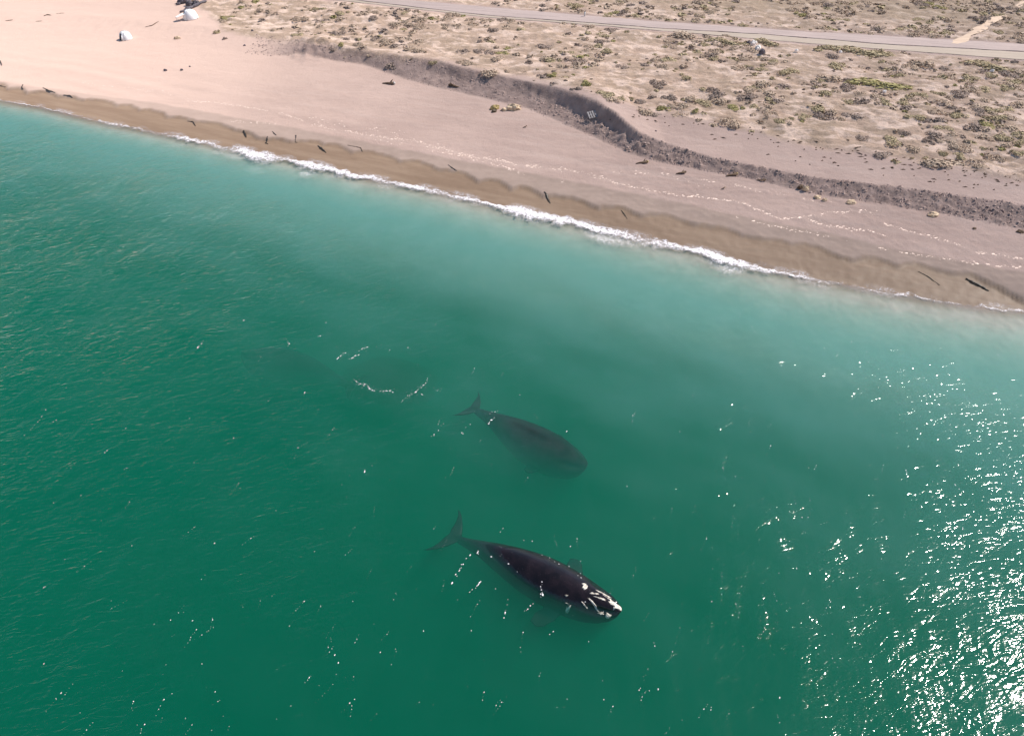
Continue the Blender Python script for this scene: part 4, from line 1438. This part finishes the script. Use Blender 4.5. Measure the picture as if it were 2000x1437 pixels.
drift(1330, 340, 20, "brown wedge of driftwood between the straw-ended one and the stump", 0.1)
drift(1429, 344, 24, "dark driftwood stump with a pale broken top beside the trampled slope", 0.2, M_STRAW)
drift(1486, 354, 17, "small dark driftwood hugging the foot of the trampled slope", -0.3)
drift(1412, 370, 9, "smallest scrap of tan driftwood on the open beach below the stump", 0.3, M_STRAW)
drift(759, 165, 26, "grey twiggy driftwood alone on the upper beach left of the scarp foot", -0.3, M_PALEWOOD)
drift(888, 170, 24, "thin driftwood at the foot of the scarp before the tan boulder", 2.7)
drift(1025, 250, 9, "tiny driftwood twig on bare sand below the tan boulder", 0.4)
strand("stick", [(86, 32), (94, 30), (100, 31)], [0.7, 1.3, 0.5], M_WOOD, "dark bent stick on the far sand, upper of the sticks near the pebble bank", "stick")
strand("stick", [(110, 28), (120, 27), (126, 27)], [0.3, 0.6, 0.3], M_WOOD, "pale brown thin stick next to the dark bent one on far sand", "stick")
strand("stick", [(11, 42), (18, 41), (25, 40)], [0.5, 0.9, 0.6], M_WOOD, "dark straight stick on the far sand at the edge of the view", "stick")
strand("stick", [(70, 43), (76, 42.5), (83, 42)], [0.3, 0.7, 0.3], M_WOOD, "short faint stick on the far sand under the dark bent one", "stick")
strand("stick", [(0, 120), (2, 124), (4, 129)], [1.4, 1.2, 0.5], M_WETBLACK, "black short stick at the edge of the view above the far wash", "stick")

rock(1003, 214, 30, 12, M_TAN, "pale tan boulder on the beach at the foot of the scarp", 21, 0.1, depth=0.6)
rock(985, 216, 14, 6, M_TAN, "smaller tan stone between the boulder and the dry weed heap", 24, 0.2)
rock(966, 213, 20, 9, M_STRAW, "straw-brown heap of dry seaweed beside the tan boulder", 27, 0.3, name="seaweed_heap", cat="seaweed heap")
rock(965, 219, 12, 5, M_WETBROWN, "dark wet scrap under the dry seaweed heap", 28, 0.3, name="seaweed_heap", cat="seaweed heap")
rock(1563, 368, 14, 8, M_WOOD, "dark wedge-shaped stone at the foot of the trampled slope", 31, 0.4)
rock(1573, 371, 14, 9, M_TAN, "pale stone touching the dark wedge-shaped one", 33, 0.1)
rock(1596, 387, 16, 6, M_TAN, "flat pale stone, first of two below the wedge-shaped stone", 35, 0.2)
rock(1610, 392, 12, 6, M_TAN, "rounder pale stone, second of two below the wedge-shaped stone", 37, 0.2)
rock(1662, 397, 20, 7, M_TAN, "tan stone alone halfway along the trampled slope foot", 39, 0.2)
rock(1822, 421, 22, 8, M_TAN, "tan stone nearest the end of the trampled slope", 41, 0.2)
rock(1903, 447, 9, 3, M_WOOD, "small dark stone on the sand below the slope end", 43, 0.2)
rock(1992, 454, 16, 6, M_WOOD, "dark flat stone at the edge of the view below the slope", 45, -0.3)
rock(347, 76, 12, 5, M_TAN, "tan lump on pale sand between the first tent and the scarp", 47, 0.2)
rock(1555, 102, 8, 6, M_WHITE, "white stone on the scrub between rubble heap and long olive shrub", 49)
rock(1641, 104, 8, 5, M_WHITE, "white stone below the long olive roadside shrub", 51)
rock(1937, 141, 9, 6, M_WHITE, "white stone under the largest olive shrub", 53)
rock(1727, 181, 9, 5, M_WHITE, "white stone under the spreading yellow-green shrub", 55)
GR = "rubble beside the road shoulder"
rock(1472, 88, 14, 9, M_WHITE, "pale rubble block, upper one of the heap beside the road shoulder", 57, 0.3, GR)
rock(1480, 97, 15, 9, M_WHITE, "pale rubble block in the middle of the heap beside the road shoulder", 59, 0.8, GR)
rock(1488, 105, 14, 9, M_ROCK, "dark rubble block, lowest of the heap beside the road shoulder", 61, 0.1, GR)
rock(1462, 85, 9, 5, M_ROCK, "small dark rubble stone at the top of the roadside heap", 63, 0.1, GR)

# small dark stones scattered on the beach
for i, (px, py, w, lab) in enumerate([(371, 131, 4, "small dark pebble, highest of three on the bare sand near the first tent"), (355, 138, 6, "dark flat pebble, middle of three on the bare sand near the first tent"), (323, 139, 7, "brown flat pebble, farthest from the scarp of three on the bare sand"),
                                      (493, 61, 5, "dark pebble on the lip where the scarp begins"), (1281, 257, 4, "dark pebble on the smooth bare sand above the trampled slope"), (478, 90, 5, "dark pebble on the shaded slope where the scarp begins"), (1334, 318, 6, "dark stone half way between driftwood and trampled slope")]):
    rock(px, py, w, w * 0.6, M_ROCK, lab, 71 + i * 2, name="pebble", cat="pebble")

M_GREYWOOD = simple_mat('grey_weathered_wood', (0.19, 0.18, 0.185), (0.28, 0.265, 0.27), 4.0, 0.9, 0.15)
# pallet on the dark scarp
def pallet():
    q_ = put(1161, 226)
    root = empty("pallet", (q_[0], q_[1], q_[2] + 0.12), R(12))
    root.rotation_euler = (R(24), R(-8), R(12))
    def box(nm, cx, cy2, cz, sx, sy, sz):
        v = [(cx + a * sx / 2, cy2 + b * sy / 2, cz + c * sz / 2) for c in (-1, 1) for a, b in ((-1, -1), (1, -1), (1, 1), (-1, 1))]
        link(nm, mesh_from(nm, v, [(3, 2, 1, 0), (4, 5, 6, 7), (0, 1, 5, 4), (1, 2, 6, 5), (2, 3, 7, 6), (3, 0, 4, 7)], False), M_GREYWOOD, root)
    for k in range(3):
        box("runner", 0, -0.55 + 0.55 * k, 0.06, 1.9, 0.1, 0.12)
    for k in range(6):
        box("slat", -0.85 + 0.34 * k, 0, 0.14, 0.2, 1.3, 0.035)
    tag(root, "weathered pale slatted pallet lying on the dark face of the scarp", "pallet")
pallet()
# marker post by the road
q_ = put(1142, 33, 4.3)
root = empty("marker_post", tuple(q_))
link("post", tube_mesh("post", [(0, 0, -0.1), (0, 0, 0.55), (0, 0, 0.9)], [0.14, 0.14, 0.11], 10), M_WHITE, root)
link("post_cap", tube_mesh("post_cap", [(0, 0, 0.9), (0, 0, 1.0)], [0.15, 0.10], 10), M_ROCK, root)
tag(root, "short white marker post on the far edge of the grey road", "post")

# ------------------------------------------------------------------ clods and litter, too small and many to count
def clods():
    rnd = np.random.RandomState(61)
    x = rnd.uniform(-48, 75, 60000)
    yf0, yl0 = foot_y(x), lip_y(x)
    t_ = rnd.rand(60000) * 1.06 - 0.04
    y = yf0 + (yl0 - yf0) * t_
    dep = y * CP + (CAM_H - 2.5) * SP
    dens = np.where(x > 17, 1.0, np.where(x > 3, 0.75 * (t_ < 0.62 + 0.2 * vnoise(x * 0.4, y * 0.4, 171)), 0.30 * (t_ < 0.85)))
    dens = dens * (0.55 + 0.6 * vnoise(x * 0.5, y * 0.5, 172)) * np.clip((yl0 - yf0) / 14.0, 0.15, 1)
    ok = rnd.rand(60000) < dens * 0.6
    x, y = x[ok], y[ok]
    z, _ = ground(x, y)
    n = len(x)
    r = 0.05 + 0.11 * rnd.rand(n) ** 2.5
    base = np.array([(1, 0, 0), (0, 1, 0), (-1, 0, 0), (0, -1, 0), (0, 0, 1), (0, 0, -0.7)], float)
    V = base[None] * (0.65 + 0.7 * rnd.rand(n, 6, 1)) + rnd.randn(n, 6, 3) * 0.15
    V = V * r[:, None, None] * np.array([1.25, 1.1, 0.8])
    V = V + np.stack([x, y, z + r * 0.15], axis=1)[:, None, :]
    T = np.array([(0, 1, 4), (1, 2, 4), (2, 3, 4), (3, 0, 4), (1, 0, 5), (2, 1, 5), (3, 2, 5), (0, 3, 5)])
    T = (T[None] + (np.arange(n) * 6)[:, None, None]).reshape(-1, 3)
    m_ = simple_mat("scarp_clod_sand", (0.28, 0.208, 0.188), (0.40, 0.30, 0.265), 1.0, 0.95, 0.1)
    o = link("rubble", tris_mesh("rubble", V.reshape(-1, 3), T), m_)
    tag(o, "clods of trampled dark sand strewn over the slope of the scarp", kind="stuff")
    # dry twigs and leaf litter on the bare sand at the edge of the scrub
    pts = []
    for k in range(2600):
        px, py = 1150 + 860 * rnd.rand(), 170 + 190 * rnd.rand()
        q_ = P(px, py, 3.6)
        off = q_[1] - veg_y(q_[0])
        if off < -5.5 or off > 2 or rnd.rand() > 0.10 + 0.5 * math.exp(off / 2.2 if off < 0 else 0) * (0.4 + 0.6 * (px > 1600)):
            continue
        pts.append(q_)
    V, T, b = [], [], 0
    for q_ in pts:
        zz = ground_z(q_[0], q_[1])
        L, w, a = 0.12 + 0.4 * rnd.rand() ** 2, 0.05 + 0.06 * rnd.rand(), R(-10) + rnd.randn() * 0.35
        c, s2 = math.cos(a), math.sin(a)
        for lx, ly, lz in ((-L, 0, 0.0), (0, w, 0.0), (L, 0, 0.02), (0, -w, 0.0), (0.1 * L, 0, 0.14)):
            V.append((q_[0] + lx * c - ly * s2, q_[1] + lx * s2 + ly * c, zz + lz))
        T += [(b, b + 1, b + 4), (b + 1, b + 2, b + 4), (b + 2, b + 3, b + 4), (b + 3, b, b + 4)]
        b += 5
    o = link("litter", tris_mesh("litter", np.array(V), np.array(T)), M_WOOD)
    tag(o, "dark dry twigs and litter scattered on bare sand at the scrub edge", kind="stuff")
clods()
